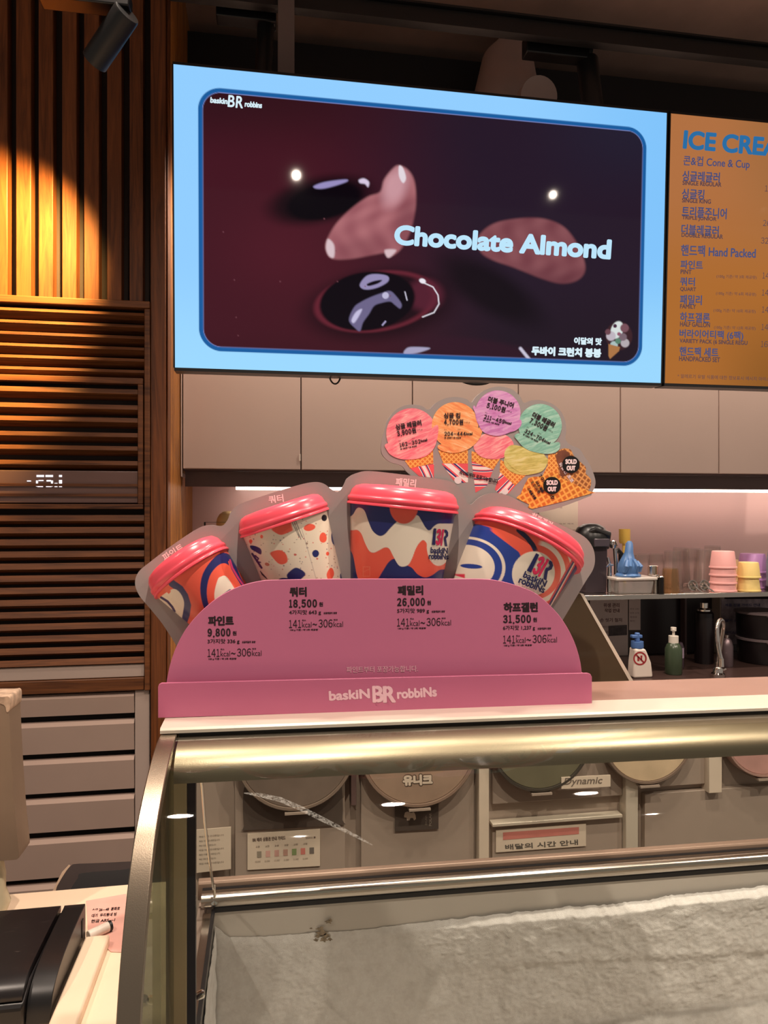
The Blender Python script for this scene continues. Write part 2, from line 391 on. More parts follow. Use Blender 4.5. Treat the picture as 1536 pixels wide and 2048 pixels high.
# duct elbow
d0, d1, d2 = P(1000, 70, 2.22), P(1010, 170, 2.22), P(1050, 250, 2.22)
t = thing('air_duct', 'pale insulated duct bend under the dark ceiling above the screen', 'air duct', (d1.x, 2.22, 2.7))
s_ = mpp(1020, 2.22)
MB().tube([(P(1030, 60, 2.3).x, 2.30, CEIL), P(1028, 95, 2.28), P(1015, 130, 2.22), P(1012, 200, 2.2), P(1012, 300, 2.2)], [34 * s_, 34 * s_, 52 * s_, 66 * s_, 68 * s_], 28).build('duct_bend', M['duct'], t)
MB().lathe([(0, 0), (30 * s_, 0), (34 * s_, -.004), (34 * s_, -.05), (0, -.05)], P(1066, 205, 2.02), Matrix.Rotation(math.radians(-80), 4, 'X'), 28).build('end_cap', M['duct'], t)
# cylinder spotlight in front of the slatted wall
Yl = 1.45
a, c = P(243, 42, Yl), P(193, 112, Yl); ax = (c - a).normalized(); ax = Vector((-.44, .40, -.35)).normalized(); L = .118
r = 26 * mpp(220, Yl)
t = thing('cylinder_spotlight', 'black cylinder spotlight tilted down towards the slatted wall, top left', 'spotlight', (a.x, Yl, a.z))
Rm = Vector((0, 0, 1)).rotation_difference(ax).to_matrix().to_4x4()
st = a - ax * .02
spot('wall_spot', st + ax * (L - .012), st + ax, 330, (1, .60, .17), 68, .75, .02)
MB().lathe([(0, 0), (r * .95, 0), (r, .004), (r, L), (r * .93, L), (r * .9, L - .03), (0, L - .03)], st, Rm, 40).build('lamp_body', M['black_metal'], t)
MB().tube([st + ax * .05, st + ax * .03 + Vector((0, 0, .05)), (st.x + .02, Yl, CEIL - .03)], .008, 10).build('swivel_arm', M['black_metal'], t)
MB().box(P(80, 0, Yl).x, P(262, 0, Yl).x, Yl - .02, Yl + .02, P(150, 13, Yl).z, P(150, -20, Yl).z).build('driver_box', M['black'], t, bevel=.003)
MB().tube([(st.x + .02, Yl, P(150, -20, Yl).z), (st.x + .02, Yl, CEIL)], .008, 10).build('ceiling_rod', M['black_metal'], t)
# ================================================================ MENU SCREENS
TL, TR, BR, BL = P(345, 128, 1.765), P(1332, 226, 1.765), P(1323, 766, 1.795), P(352, 735, 1.795)
O = (TL + TR) / 2; EX = Vector((1, 0, 0)); bc = (BL + BR) / 2
HH = (bc - O).length; EYv = (bc - O).normalized(); EYv.x = 0; EYv.normalize(); WW = .5 * ((TR - TL).length + (BR - BL).length)
TL = Vector((.5 * (TL.x + BL.x), O.y, O.z)); NRM = EX.cross(EYv).normalized()
if NRM.y > 0: NRM = -NRM
def on_screen(u, v, lift=.0006):
    d = ray(u, v); k = (TL - CAM).dot(NRM) / d.dot(NRM); return CAM + d * k + NRM * lift
def scr(x, y, lift=0): return TL + EX * x + EYv * y + NRM * lift
def screen_body(name, label, x0):
    t = thing(name, label, 'menu screen', scr(x0 + WW / 2, HH))
    b = MB(); g = .006
    for (a0, a1, b0, b1) in ((-.002, WW + .002, -g, -.0002), (-.002, WW + .002, HH + .0002, HH + g + .002), (-.004, -.0002, 0, HH), (WW + .0002, WW + .004, 0, HH)):
        b.slab([scr(x0 + a0, b0, .001), scr(x0 + a1, b0, .001), scr(x0 + a1, b1, .001), scr(x0 + a0, b1, .001)], -NRM * .05)
    b.slab([scr(x0, 0, -.004), scr(x0 + WW, 0, -.004), scr(x0 + WW, HH, -.004), scr(x0, HH, -.004)], -NRM * .045)
    b.build('housing', M['black'], t)
    return t
sc1 = screen_body('menu_screen', 'large lit menu screen with pale blue border and chocolate picture', 0)
nx, ny = 640, 360
gx, gy = np.meshgrid(np.linspace(0, WW, nx), np.linspace(0, HH, ny))
co = np.array(TL)[None, None] + gx[..., None] * np.array(EX) + gy[..., None] * np.array(EYv)
co = co.reshape(-1, 3); pu, pv = proj(co); X_, Y_ = gx.ravel(), gy.ravel()
def sstep(a, b, x): t = np.clip((x - a) / (b - a), 0, 1); return t * t * (3 - 2 * t)
def over(base, col, alpha): return base * (1 - alpha[:, None]) + np.array(lin(col))[None] * alpha[:, None]
def ell(cx, cy, rx, ry, ang=0, u=None, v=None):
    u = pu if u is None else u; v = pv if v is None else v
    a = math.radians(ang); dx, dy = u - cx, v - cy
    return np.hypot((dx * math.cos(a) + dy * math.sin(a)) / rx, (-dx * math.sin(a) + dy * math.cos(a)) / ry)
def inpoly(pts, u, v):
    ins = np.zeros(u.shape, bool); dist = np.full(u.shape, 1e9); k = len(pts)
    for i in range(k):
        (x0, y0), (x1, y1) = pts[i], pts[(i + 1) % k]
        c_ = ((y0 > v) != (y1 > v)); 
        with np.errstate(divide='ignore', invalid='ignore'): xi = (x1 - x0) * (v - y0) / (y1 - y0 + 1e-12) + x0
        ins ^= c_ & (u < xi)
        L2 = (x1 - x0) ** 2 + (y1 - y0) ** 2 + 1e-9; tt = np.clip(((u - x0) * (x1 - x0) + (v - y0) * (y1 - y0)) / L2, 0, 1)
        dist = np.minimum(dist, np.hypot(u - x0 - tt * (x1 - x0), v - y0 - tt * (y1 - y0)))
    return np.where(ins, -dist, dist)                     # signed distance, negative inside
def polya(pts, u, v, soft=1.2, n=5): return 1 - sstep(-soft, soft, inpoly(curve(pts, n), u, v))
def linea(pts, u, v, wd, soft=1.):
    dist = np.full(u.shape, 1e9)
    for (x0, y0), (x1, y1) in zip(pts[:-1], pts[1:]):
        L2 = (x1 - x0) ** 2 + (y1 - y0) ** 2 + 1e-9; tt = np.clip(((u - x0) * (x1 - x0) + (v - y0) * (y1 - y0)) / L2, 0, 1)
        dist = np.minimum(dist, np.hypot(u - x0 - tt * (x1 - x0), v - y0 - tt * (y1 - y0)))
    return 1 - sstep(wd / 2 - soft, wd / 2 + soft, dist)
k = sstep(600, 1000, pu + .25 * (400 - pv))
pic = np.array(lin((66, 21, 33)))[None] * (1 - k[:, None]) + np.array(lin((37, 24, 40)))[None] * k[:, None]
pic = over(pic, (44, 16, 24), .8 * sstep(330, 190, pv) * (1 - k)); pic = over(pic, (34, 33, 52), .75 * sstep(1000, 1280, pu) * sstep(450, 230, pv))
pic = over(pic, (52, 18, 28), .6 * sstep(650, 740, pv) * (1 - k)); pic = over(pic, (30, 20, 30), .6 * sstep(520, 700, pv) * k)
pic = over(pic, (84, 26, 40), .5 * np.exp(-ell(560, 500, 120, 90) ** 2))
pic = over(pic, (15, 6, 14), .9 * (1 - sstep(.75, 1.35, ell(640, 400, 98, 42, -12))))     # upper hollow
pic = over(pic, (6, 2, 10), 1 - sstep(.8, 1.05, ell(648, 402, 82, 38, -12)))
pic = over(pic, (150, 140, 190), polya([(628, 372), (650, 364), (690, 359), (694, 363), (672, 371), (648, 377), (632, 377)], pu, pv, 2.5))
pic = over(pic, (215, 200, 225), polya([(718, 360), (728, 357), (738, 364), (736, 374), (730, 368), (720, 366)], pu, pv, 2.5))
pic = over(pic, (26, 8, 18), .85 * (1 - sstep(.7, 1.25, ell(760, 610, 150, 70, -8))))        # lower hollow
pic = over(pic, (120, 42, 58), .8 * (1 - sstep(.9, 1.03, ell(752, 603, 128, 62, -8))) * sstep(.80, .97, ell(752, 603, 128, 62, -8)))
pic = over(pic, (92, 34, 52), .75 * (1 - sstep(.5, 1, ell(850, 590, 48, 42))))
pic = over(pic, (10, 4, 14), 1 - sstep(.93, 1.02, ell(735, 602, 98, 60, -8)))
pic = over(pic, (15, 8, 16), .85 * (1 - sstep(.4, 1.1, ell(980, 580, 150, 55, 32))))
pic = over(pic, (52, 22, 38), .6 * (1 - sstep(.5, 1.1, ell(960, 700, 150, 26, 8))))
lil = [(720, 568), (733, 552), (752, 548), (775, 552), (776, 563), (758, 574), (738, 579), (724, 577)]
pic = over(pic, (148, 138, 178), polya(lil, pu, pv, 1.8)); pic = over(pic, (12, 4, 14), polya([(734, 568), (748, 562), (764, 560), (756, 567), (738, 572)], pu, pv, 1.5))
horse = [(698, 640), (708, 615), (722, 604), (742, 594), (764, 586), (780, 582), (792, 592), (803, 608), (800, 617), (790, 610), (780, 603), (762, 606), (748, 612), (738, 628), (726, 645), (720, 662), (710, 656)]
pic = over(pic, (108, 100, 136), polya(horse, pu, pv, 2)); pic = over(pic, (196, 190, 222), polya([(703, 640), (712, 624), (724, 618), (718, 632), (708, 646)], pu, pv, 2))
pic = over(pic, (190, 185, 215), 1 - sstep(.8, 1.1, ell(771, 591, 7, 7)))
pic = over(pic, (230, 225, 235), linea([(846, 565), (866, 574), (876, 590), (878, 608), (868, 625), (845, 634)], pu, pv, 2.2)); pic = over(pic, (235, 230, 240), 1 - sstep(.7, 1.2, ell(845, 562, 7, 5, 20)))
pic = over(pic, (210, 205, 225), linea([(810, 584), (814, 600)], pu, pv, 2.)); pic = over(pic, (170, 160, 200), linea([(765, 650), (771, 643)], pu, pv, 3))
pic = over(pic, (165, 160, 190), polya([(810, 700), (822, 694), (860, 696), (842, 704), (822, 708), (808, 708)], pu, pv, 2)); pic = over(pic, (200, 195, 215), linea([(1041, 697), (1058, 718)], pu, pv, 6, 2))
al1 = [(798, 331), (816, 340), (828, 360), (832, 395), (829, 430), (818, 470), (800, 500), (778, 514), (770, 506), (745, 510), (700, 518), (664, 517), (652, 500), (654, 480), (672, 448), (702, 418), (735, 394), (760, 384), (768, 360), (785, 338)]
A = polya(al1, pu, pv, 4); nz = .5 + .5 * np.sin(pu * .11 + pv * .05 + 2.2 * np.sin(pv * .045)) * np.sin(pv * .07 - pu * .03)
alm = np.array(lin((150, 86, 94)))[None] * (1 - nz[:, None] * .45) + np.array(lin((196, 128, 132)))[None] * nz[:, None] * .45
alm = over(alm, (208, 158, 166), .8 * (1 - sstep(.3, 1.3, ell(790, 372, 28, 48, 20)))); alm = over(alm, (106, 50, 62), .6 * (1 - sstep(.2, 1.2, ell(815, 450, 30, 70, 10)))); alm = over(alm, (120, 62, 72), .5 * (1 - sstep(.3, 1.2, ell(720, 500, 80, 30, -15))))
pic = pic * (1 - A[:, None]) + alm * A[:, None]
pic = over(pic, (226, 214, 222), polya([(798, 332), (806, 336), (812, 356), (806, 366), (798, 352)], pu, pv, 2)); pic = over(pic, (214, 190, 196), polya([(656, 478), (668, 490), (668, 514), (658, 512), (652, 496)], pu, pv, 3)); pic = over(pic, (214, 186, 192), polya([(770, 500), (792, 500), (782, 513), (774, 514)], pu, pv, 3))
al2 = [(955, 480), (970, 458), (1000, 443), (1050, 436), (1090, 438), (1125, 452), (1150, 480), (1168, 520), (1169, 545), (1152, 562), (1120, 567), (1080, 556), (1030, 536), (985, 520), (962, 505)]
A = polya(al2, pu, pv, 4); alm = np.array(lin((116, 62, 70)))[None] * (1 - nz[:, None] * .4) + np.array(lin((158, 100, 104)))[None] * nz[:, None] * .4
alm = over(alm, (92, 46, 56), .6 * sstep(520, 570, pv)); pic = pic * (1 - A[:, None]) + alm * A[:, None]
sp = nrg.uniform(size=(26, 2)) * [380, 260] + [420, 430]
for x, y in sp[:10]: pic = over(pic, (120, 70, 80), .7 * (1 - sstep(.6, 1.3, ell(x, y, 1.6, 1.6))))
# ice cream cone picture in the corner
pic = over(pic, (60, 34, 40), 1 - sstep(.92, 1.05, ell(1238, 672, 27, 29))); pic = over(pic, (214, 222, 220), 1 - sstep(.9, 1.1, ell(1234, 660, 12, 18, 20)))
for x, y, r_, cc in ((1222, 672, 10, (190, 180, 190)), (1249, 656, 9, (120, 80, 90)), (1250, 686, 9, (180, 170, 175)), (1230, 652, 4, (70, 40, 60)), (1238, 668, 4, (150, 90, 110)), (1246, 674, 8, (120, 100, 110)), (1216, 664, 6, (110, 70, 80)), (1228, 690, 8, (170, 190, 190)), (1236, 682, 6, (90, 130, 110))): pic = over(pic, cc, 1 - sstep(.8, 1.1, ell(x, y, r_, r_)))
pic = over(pic, (170, 116, 70), polya([(1217, 688), (1240, 694), (1238, 702), (1220, 718), (1217, 712)], pu, pv, 1, 1))
ax_, by_ = X_ - WW * .5001, Y_ - HH * .502
hx, hy, rr = WW * .4557, HH * .4386, .055
q = np.hypot(np.maximum(np.abs(ax_) - hx + rr, 0), np.maximum(np.abs(by_) - hy + rr, 0)) + np.minimum(np.maximum(np.abs(ax_) - hx + rr, np.abs(by_) - hy + rr), 0) - rr
bord = np.array(lin((146, 206, 255)))[None] * np.ones((len(pu), 1)); bord = over(bord, (122, 192, 250), .7 * sstep(1000, 1330, pu)); bord = over(bord, (160, 220, 255), .8 * sstep(500, 740, pv))
img = over(bord, (24, 92, 158), 1 - sstep(-.0012, .0012, q)); img = over(img, (122, 132, 190), sstep(-.0095, -.0105, q) * 0 + (1 - sstep(-.0105, -.0090, q))); a = 1 - sstep(-.0122, -.0104, q)
img = img * (1 - a[:, None]) + pic * a[:, None]
def grid_mesh(name, co, cols, nx, ny, m, parent, smooth=True):
    me = bpy.data.meshes.new(name); idx = np.arange(nx * ny).reshape(ny, nx)
    fs = np.stack([idx[:-1, :-1], idx[1:, :-1], idx[1:, 1:], idx[:-1, 1:]], -1).reshape(-1, 4)
    me.vertices.add(len(co)); me.vertices.foreach_set('co', co.astype(np.float32).ravel())
    me.loops.add(fs.size); me.loops.foreach_set('vertex_index', fs.astype(np.int32).ravel())
    me.polygons.add(len(fs)); me.polygons.foreach_set('loop_start', np.arange(0, fs.size, 4, dtype=np.int32)); me.polygons.foreach_set('loop_total', np.full(len(fs), 4, np.int32))
    me.update(calc_edges=True)
    at = me.color_attributes.new('paint', 'FLOAT_COLOR', 'POINT'); c4 = np.ones((len(co), 4), np.float32); c4[:, :3] = np.clip(cols, 0, 1); at.data.foreach_set('color', c4.ravel())
    me.validate(); return link_mesh(name, me, m, parent, smooth, angle=180)
grid_mesh('display', co, img, nx, ny, glow_attr('chocolate_picture_glow', 1.0, .045), sc1)
tx = TX(on_screen)
tx.t('Chocolate Almond', 790, 449, 435, 41, 3.95, 2.6)
tx.build('headline', glow('pale_blue_letters', (186, 228, 250), 1.), sc1)
tx = TX(on_screen)
tx.t('baskin', 421, 194, 35, 12, 5, .7).t('B', 457, 190, 14, 24, 5, .7).t('R', 473, 192, 15, 24, 5, .7).t('robbins', 490, 202, 35, 12, 5, .7)
tx.t('이달의 맛', 1148, 674, 56, 15, 2, .9).t('두바이 크런치 봉봉', 1063, 692, 140, 19, 2, 1.3)
tx.each('caption', glow('white_letters', (214, 236, 246), 1.), sc1)
sc2 = screen_body('menu_screen', 'orange lit menu screen listing ice cream sizes and prices, at the right edge', WW + .012)
cx, cy = 40, 30
g2x, g2y = np.meshgrid(np.linspace(WW + .012, 2 * WW + .012, cx), np.linspace(0, HH, cy))
co2 = (np.array(TL)[None, None] + g2x[..., None] * np.array(EX) + g2y[..., None] * np.array(EYv)).reshape(-1, 3); u2, v2 = proj(co2)
c2 = np.array(lin((176, 112, 66)))[None] * np.ones((len(u2), 1)); c2 = over(c2, (172, 106, 46), sstep(350, 600, v2)); c2 = over(c2, (140, 88, 36), sstep(560, 780, v2) * sstep(1380, 1560, u2)); c2 = over(c2, (158, 106, 62), .8 * sstep(1420, 1560, u2) * sstep(600, 300, v2))
grid_mesh('display', co2, c2, cx, cy, glow_attr('orange_menu_glow', 1.0, .045), sc2)
tx = TX(on_screen); tx.t('ICE CREAM', 1368, 260, 226, 38, 5, 2.0); tx.build('headline', glow('blue_menu_letters', (38, 108, 162)), sc2)
tx = TX(on_screen)
for s_, u, v, w_, h, bo in (('콘&컵 Cone & Cup', 1367, 311, 133, 23, .3), ('싱글레귤러', 1365, 341, 75, 21, .5), ('싱글킹', 1364, 377, 45, 20, .5), ('트리플주니어', 1364, 412, 90, 22, .5), ('더블레귤러', 1363, 448, 75, 21, .5), ('핸드팩 Hand Packed', 1362, 489, 150, 23, .5), ('파인트', 1361, 520, 45, 18, .5), ('쿼터', 1360, 554, 30, 18, .5), ('패밀리', 1360, 589, 44, 20, .5), ('하프갤론', 1360, 624, 60, 20, .5), ('버라이어티팩 (6팩)', 1359, 658, 128, 20, .5), ('핸드팩 세트', 1359, 693, 78, 19, .5)):
    tx.t(s_, u, v, w_, h, 3.2 if v < 480 else 2.2, bo)
tx.each('menu_line', glow('slate_menu_letters', (70, 76, 118)), sc2)
tx = TX(on_screen)
for s_, u, v, w_, h in (('SINGLE REGULAR', 1365, 361, 78, 9), ('SINGLE KING', 1364, 396, 58, 9), ('TRIPLE JUNIOR', 1364, 431, 69, 10), ('DOUBLE REGULAR', 1363, 465, 83, 9), ('PINT', 1361, 539, 22, 9), ('QUART', 1360, 574, 32, 9), ('FAMILY', 1360, 608, 32, 9), ('HALF GALLON', 1360, 643, 60, 10), ('VARIETY PACK (6 SINGLE REGU', 1359, 677, 136, 11), ('HANDPACKED SET', 1358, 712, 82, 10)):
    tx.t(s_, u, v, w_, h, 3 if v < 480 else 2, .3)
for s_, u, v, w_ in (('(100g 기준/ 약 3회 제공량)', 1433, 549, 80), ('(100g 기준/ 약 6회 제공량)', 1432, 583, 80), ('(100g 기준/ 약 10회 제공량)', 1427, 617, 84), ('(100g 기준/ 약 12회 제공량)', 1428, 651, 83)): tx.t(s_, u, v, w_, 8, 1.8)
for s_, u, v in (('16', 1530, 371), ('26', 1526, 440), ('32', 1522, 475), ('145', 1525, 545), ('145', 1524, 579), ('145', 1524, 613), ('145', 1523, 648), ('165', 1522, 682)): tx.t(s_, u, v, 15 if len(s_) == 2 else 22, 12, 3)
tx.t('* 알레르기 유발 식품에 대한 정보표시 메시지 아이스크림', 1355, 748, 200, 8, 2)
tx.each('menu_small_print', glow('brown_menu_letters', (84, 62, 72)), sc2)
# ================================================================ UPPER CABINETS
zc0 = P(480, 938, YC).z
us = [365, 602, 825, 1037, 1241, 1438, 1630, 1810]
xs = [P(u, 850, YC).x for u in us]
lab = ['taupe wall cabinet door unit beside the timber wall, first from the left', 'taupe wall cabinet with a black ring hanging at its top, second from the left', 'taupe wall cabinet behind the pink and orange scoop cutouts', 'taupe wall cabinet behind the mint scoop cutout', 'taupe wall cabinet above the clear cups and chrome measuring cups', 'taupe wall cabinet at the right edge under the orange menu', 'taupe wall cabinet beyond the orange menu']
for i in range(6):
    t = thing('wall_cabinet', lab[i], 'cabinet', ((xs[i] + xs[i + 1]) / 2, YB - .17, zc0), 'taupe wall cabinets')
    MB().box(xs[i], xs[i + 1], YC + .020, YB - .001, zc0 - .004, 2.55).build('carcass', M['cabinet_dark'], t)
    MB().box(xs[i] + .0015, xs[i + 1] - .0015, YC, YC + .018, zc0, 2.55).build('door', M['cabinet'], t, bevel=.0015)
    if i == 0: MB().box(xs[1] - .006, xs[1] - .001, YC - .003, YC - .0005, P(602, 922, YC).z, P(602, 908, YC).z).build('hinge', M['led_body'], t)
b = MB().box(XE + .002, xs[0] - .0015, YC - .012, YC + .02, zc0 - .025, 2.55); b.box(XE + .002, xs[0] - .0015, YC + .02, YB - .001, zc0 - .025, zc0 - .012)
o = b.build('cabinet_filler', M['cabinet'], bevel=.001); tag(o, 'narrow taupe filler strip between the timber wall and the first wall cabinet', 'filler strip')
# light shelf board under the cabinets
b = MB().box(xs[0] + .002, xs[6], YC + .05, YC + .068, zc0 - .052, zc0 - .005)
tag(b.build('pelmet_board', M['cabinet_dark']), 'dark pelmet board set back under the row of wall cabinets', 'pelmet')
def led(u0, u1, label):
    Y = 2.455; a, c = P(u0, 976, Y), P(u1, 980, Y); z = P(800, 978, Y).z
    t = thing('strip_light', label, 'strip light', ((a.x + c.x) / 2, Y, z), 'strip lights under the wall cabinets')
    MB().box(a.x, c.x, Y - .012, Y + .012, z + .0055, z + .011).build('housing', M['led_body'], t)
    n_ = max(1, int((c.x - a.x) / .3)); b = MB()
    for q in range(n_ + 1): x = a.x + .01 + (c.x - a.x - .02) * q / n_; b.box(x - .004, x + .004, Y - .006, Y + .006, z + .011, zc0 - .0042)
    b.build('hanger', M['led_body'], t)
    MB().box(a.x, c.x, Y - .011, Y + .011, z - .0055, z + .005).build('diffuser', M['led'], t, bevel=.001)
led(472, 905, 'lit strip light under the cabinets behind the four tubs'); led(1100, 1292, 'lit strip light under the cabinets beside the waffle cutouts'); led(1296, 1509, 'lit strip light under the cabinets over the glasses'); led(1513, 1640, 'lit strip light at the right edge under the cabinets')
# cable loop
Yk = 1.84; c0 = P(670, 745, Yk); rk = 12 * mpp(670, Yk)
b = MB().tube([c0 + Vector((rk * math.cos(a), 0, rk * 1.9 * math.sin(a) if math.sin(a) < 0 else rk * 1.5 * math.sin(a))) for a in [math.radians(x) for x in range(-200, 21, 10)]], .0022, 8)
tag(b.build('cable_loop', M['black']), 'thin black cable loop hanging below the chocolate screen', 'cable')
c0 = P(952, 752, Yk + .02); rk = 38 * mpp(950, Yk)
b = MB().tube([c0 + Vector((rk * math.cos(a), 0, .022 * math.sin(a))) for a in [math.radians(x) for x in range(-200, 21, 10)]], .004, 8)
tag(b.build('cable_bundle', M['black']), 'black cable sagging below the chocolate screen above the purple scoop', 'cable')
# ================================================================ TUB PRICE DISPLAY
M['pink'] = mat('pink_card', (196, 110, 144), .42, var=.015, vscale=3)
M['pinkd'] = mat('pink_card_lip', (188, 100, 134), .42, var=.015, vscale=3)
M['board'] = mat('grey_board', (158, 148, 146), .5, var=.015)
M['ink'] = mat('black_ink', (38, 14, 24), .6)
M['ink_white'] = mat('white_ink', (238, 220, 222), .6)
M['lid'] = mat('coral_lid', (244, 84, 102), .27, var=.015, spec=.55)
M['tub_paint'] = paint_attr('printed_tub_paper', .32)
YSN = .885                                                # face of the pink panel
YBD = .950                                                # face of the grey board behind the tubs
ZTOP = 1.247
ds = thing('tub_price_display', 'pink price display with four ice cream tubs on a grey board, atop the case', 'display stand', PZ(750, 1424, 1.245))
dome = [(333, 1364), (340, 1330), (352, 1295), (372, 1258), (400, 1225), (437, 1194), (478, 1173), (520, 1162), (560, 1159.5), (700, 1157.5), (900, 1157.5), (965, 1158), (1000, 1162), (1040, 1173), (1075, 1189), (1109, 1220), (1131, 1249), (1149, 1284), (1160, 1320), (1164, 1348)]
dm = curve(dome, 5, False)
plate(dm + [(1164, 1400), (333, 1425)], YSN, .003, 'front_panel', M['pink'], ds, bevel=.0006)
yl = YSN - .014
lip = [(316, 1374), (318, 1369), (323, 1366), (1175, 1346), (1181, 1348), (1184, 1354), (1184, 1410), (316, 1436)]
plate(lip, yl, .003, 'front_lip', M['pinkd'], ds, bevel=.0006)
b = MB(); q = [P(u, v, yl) for u, v in ((318, 1435), (1183, 1410))]
b.slab([q[0] + Vector((0, .004, 0)), q[1] + Vector((0, .004, 0)), q[1] + Vector((0, .13, 0)), q[0] + Vector((0, .13, 0))], (0, 0, .003))
b.slab([P(1172, 1350, yl) + Vector((0, .0035, 0)), P(1172, 1408, yl) + Vector((0, .0035, 0)), P(1172, 1408, yl) + Vector((0, .13, 0)), P(1172, 1350, yl) + Vector((0, .13, 0))], (.002, 0, 0))
b.build('base_tray', M['pinkd'], ds)
back = curve([(352, 1290), (325, 1248), (300, 1217), (278, 1190), (270, 1166), (277, 1144), (300, 1124), (345, 1090), (395, 1057), (420, 1050), (443, 1052), (455, 1040), (462, 1024), (480, 1008), (541, 987), (597, 970), (628, 964), (647, 967), (661, 977), (673, 984), (681, 980), (688, 969), (695, 956), (713, 946), (740, 942), (806, 949), (879, 958), (908, 966), (924, 984), (934, 1006), (944, 1008), (954, 999), (966, 991), (984, 986), (1006, 988), (1031, 998), (1062, 1020), (1092, 1036), (1130, 1053), (1168, 1073), (1185, 1094), (1190, 1117), (1186, 1139), (1170, 1165), (1134, 1226), (1118, 1252)], 4, False)
plate(back + [(1100, 1376), (400, 1391)], YBD, .005, 'back_board', M['board'], ds)
tx = TX(plane_y(YSN - .00018))
def price(u, v, name, won, sub, k=1.):
    tx.t(name, u + 1, v, len(name) * 17.2, 20, -.6, 1.1)
    wd = 46 if len(won) == 5 else 56
    tx.t(won, u, v + 25, wd, 16.5, -.6, .9); tx.t('원', u + wd + 4, v + 30, 8, 9, -.6, .35)
    tx.t(sub, u, v + 46, 64, 11, -.6, .25); tx.t('싱글레귤러 용량', u + 69, v + 50, 27, 4.5, -.6, .2)
    tx.t('141', u, v + 66, 24, 16, -.6, .15); tx.t('kcal', u + 26, v + 70, 19, 11, -.6, 0); tx.t('~', u + 47, v + 73, 9, 4, -.6, .2); tx.t('306', u + 59, v + 65, 28, 16, -.6, .15); tx.t('kcal', u + 89, v + 69, 19, 11, -.6, 0)
    tx.t('최소', u + 26, v + 65, 8, 3.5, -.6, .15); tx.t('최대', u + 89, v + 64, 8, 3.5, -.6, .15); tx.t('100 g 기준 / 약 3회 제공량', u + 2, v + 84, 56, 4.5, -.6, .2)
price(415, 1232, '파인트', '9,800', '3가지맛 336 g'); price(578, 1174, '쿼터', '18,500', '4가지맛 643 g'); price(794, 1171, '패밀리', '26,000', '5가지맛 989 g'); price(1006, 1205, '하프갤런', '31,500', '6가지맛 1,237 g')
tx.build('price_lettering', M['ink'], ds)
tx = TX(plane_y(YSN - .00018)); tx.t('파인트부터 포장가능합니다.', 693, 1333, 143, 13, -.9, .25); tx.build('notice_lettering', mat('pale_pink_ink', (226, 170, 184), .6), ds)
def logo_line(tx, u, v, k, ang, big=1.):                  # shop name as on the lip: word, large pair of letters, word
    a = math.radians(ang)
    def at(du, dv): return u + (du * math.cos(a) - dv * math.sin(a)) * k, v + (du * math.sin(a) + dv * math.cos(a)) * k
    tx.t('baskiN', *at(0, 7), 82 * k, 20 * k, ang - 2, 1.1 * k); tx.t('B', *at(87, -1), 23 * k, 34 * k, ang, 1.9 * k); tx.t('R', *at(108, 0), 26 * k, 34 * k, ang, 1.9 * k); tx.t('robbiNs', *at(136, 7), 80 * k, 20 * k, ang - 2, 1.1 * k)
tx = TX(plane_y(yl - .00018)); logo_line(tx, 657, 1375, 1., -1.6); tx.build('logo_lettering', mat('pale_logo_ink', (232, 188, 200), .6), ds)
tx = TX(plane_y(yl - .0004))
for gx_ in ((749, 1373, 1410), (771, 1372, 1409)): tx.poly([(gx_[0], gx_[1]), (gx_[0] + 2.2, gx_[1]), (gx_[0] + 4, gx_[2]), (gx_[0] + 1.6, gx_[2])])
tx.place = plane_y(yl - .00045); 
tx2 = TX(plane_y(yl - .00045))
for a_, b_, c_ in ((750, 1372, 1410), (773, 1371, 1409)): tx2.poly([(a_, b_), (a_ + 2, b_), (a_ + 5, c_), (a_ + 3, c_)])
tx2.build('logo_gap', M['pinkd'], ds)
tx = TX(plane_y(YBD - .00018))
tx.t('파인트', 322, 1110, 46, 17, -32, .5); tx.t('쿼터', 536, 992, 30, 16, -8, .5); tx.t('패밀리', 792, 955, 41, 17, 5, .6); tx.t('하프갤런', 1066, 1024, 46, 15, 27, .5)
tx.each('size_lettering', M['ink_white'], ds)
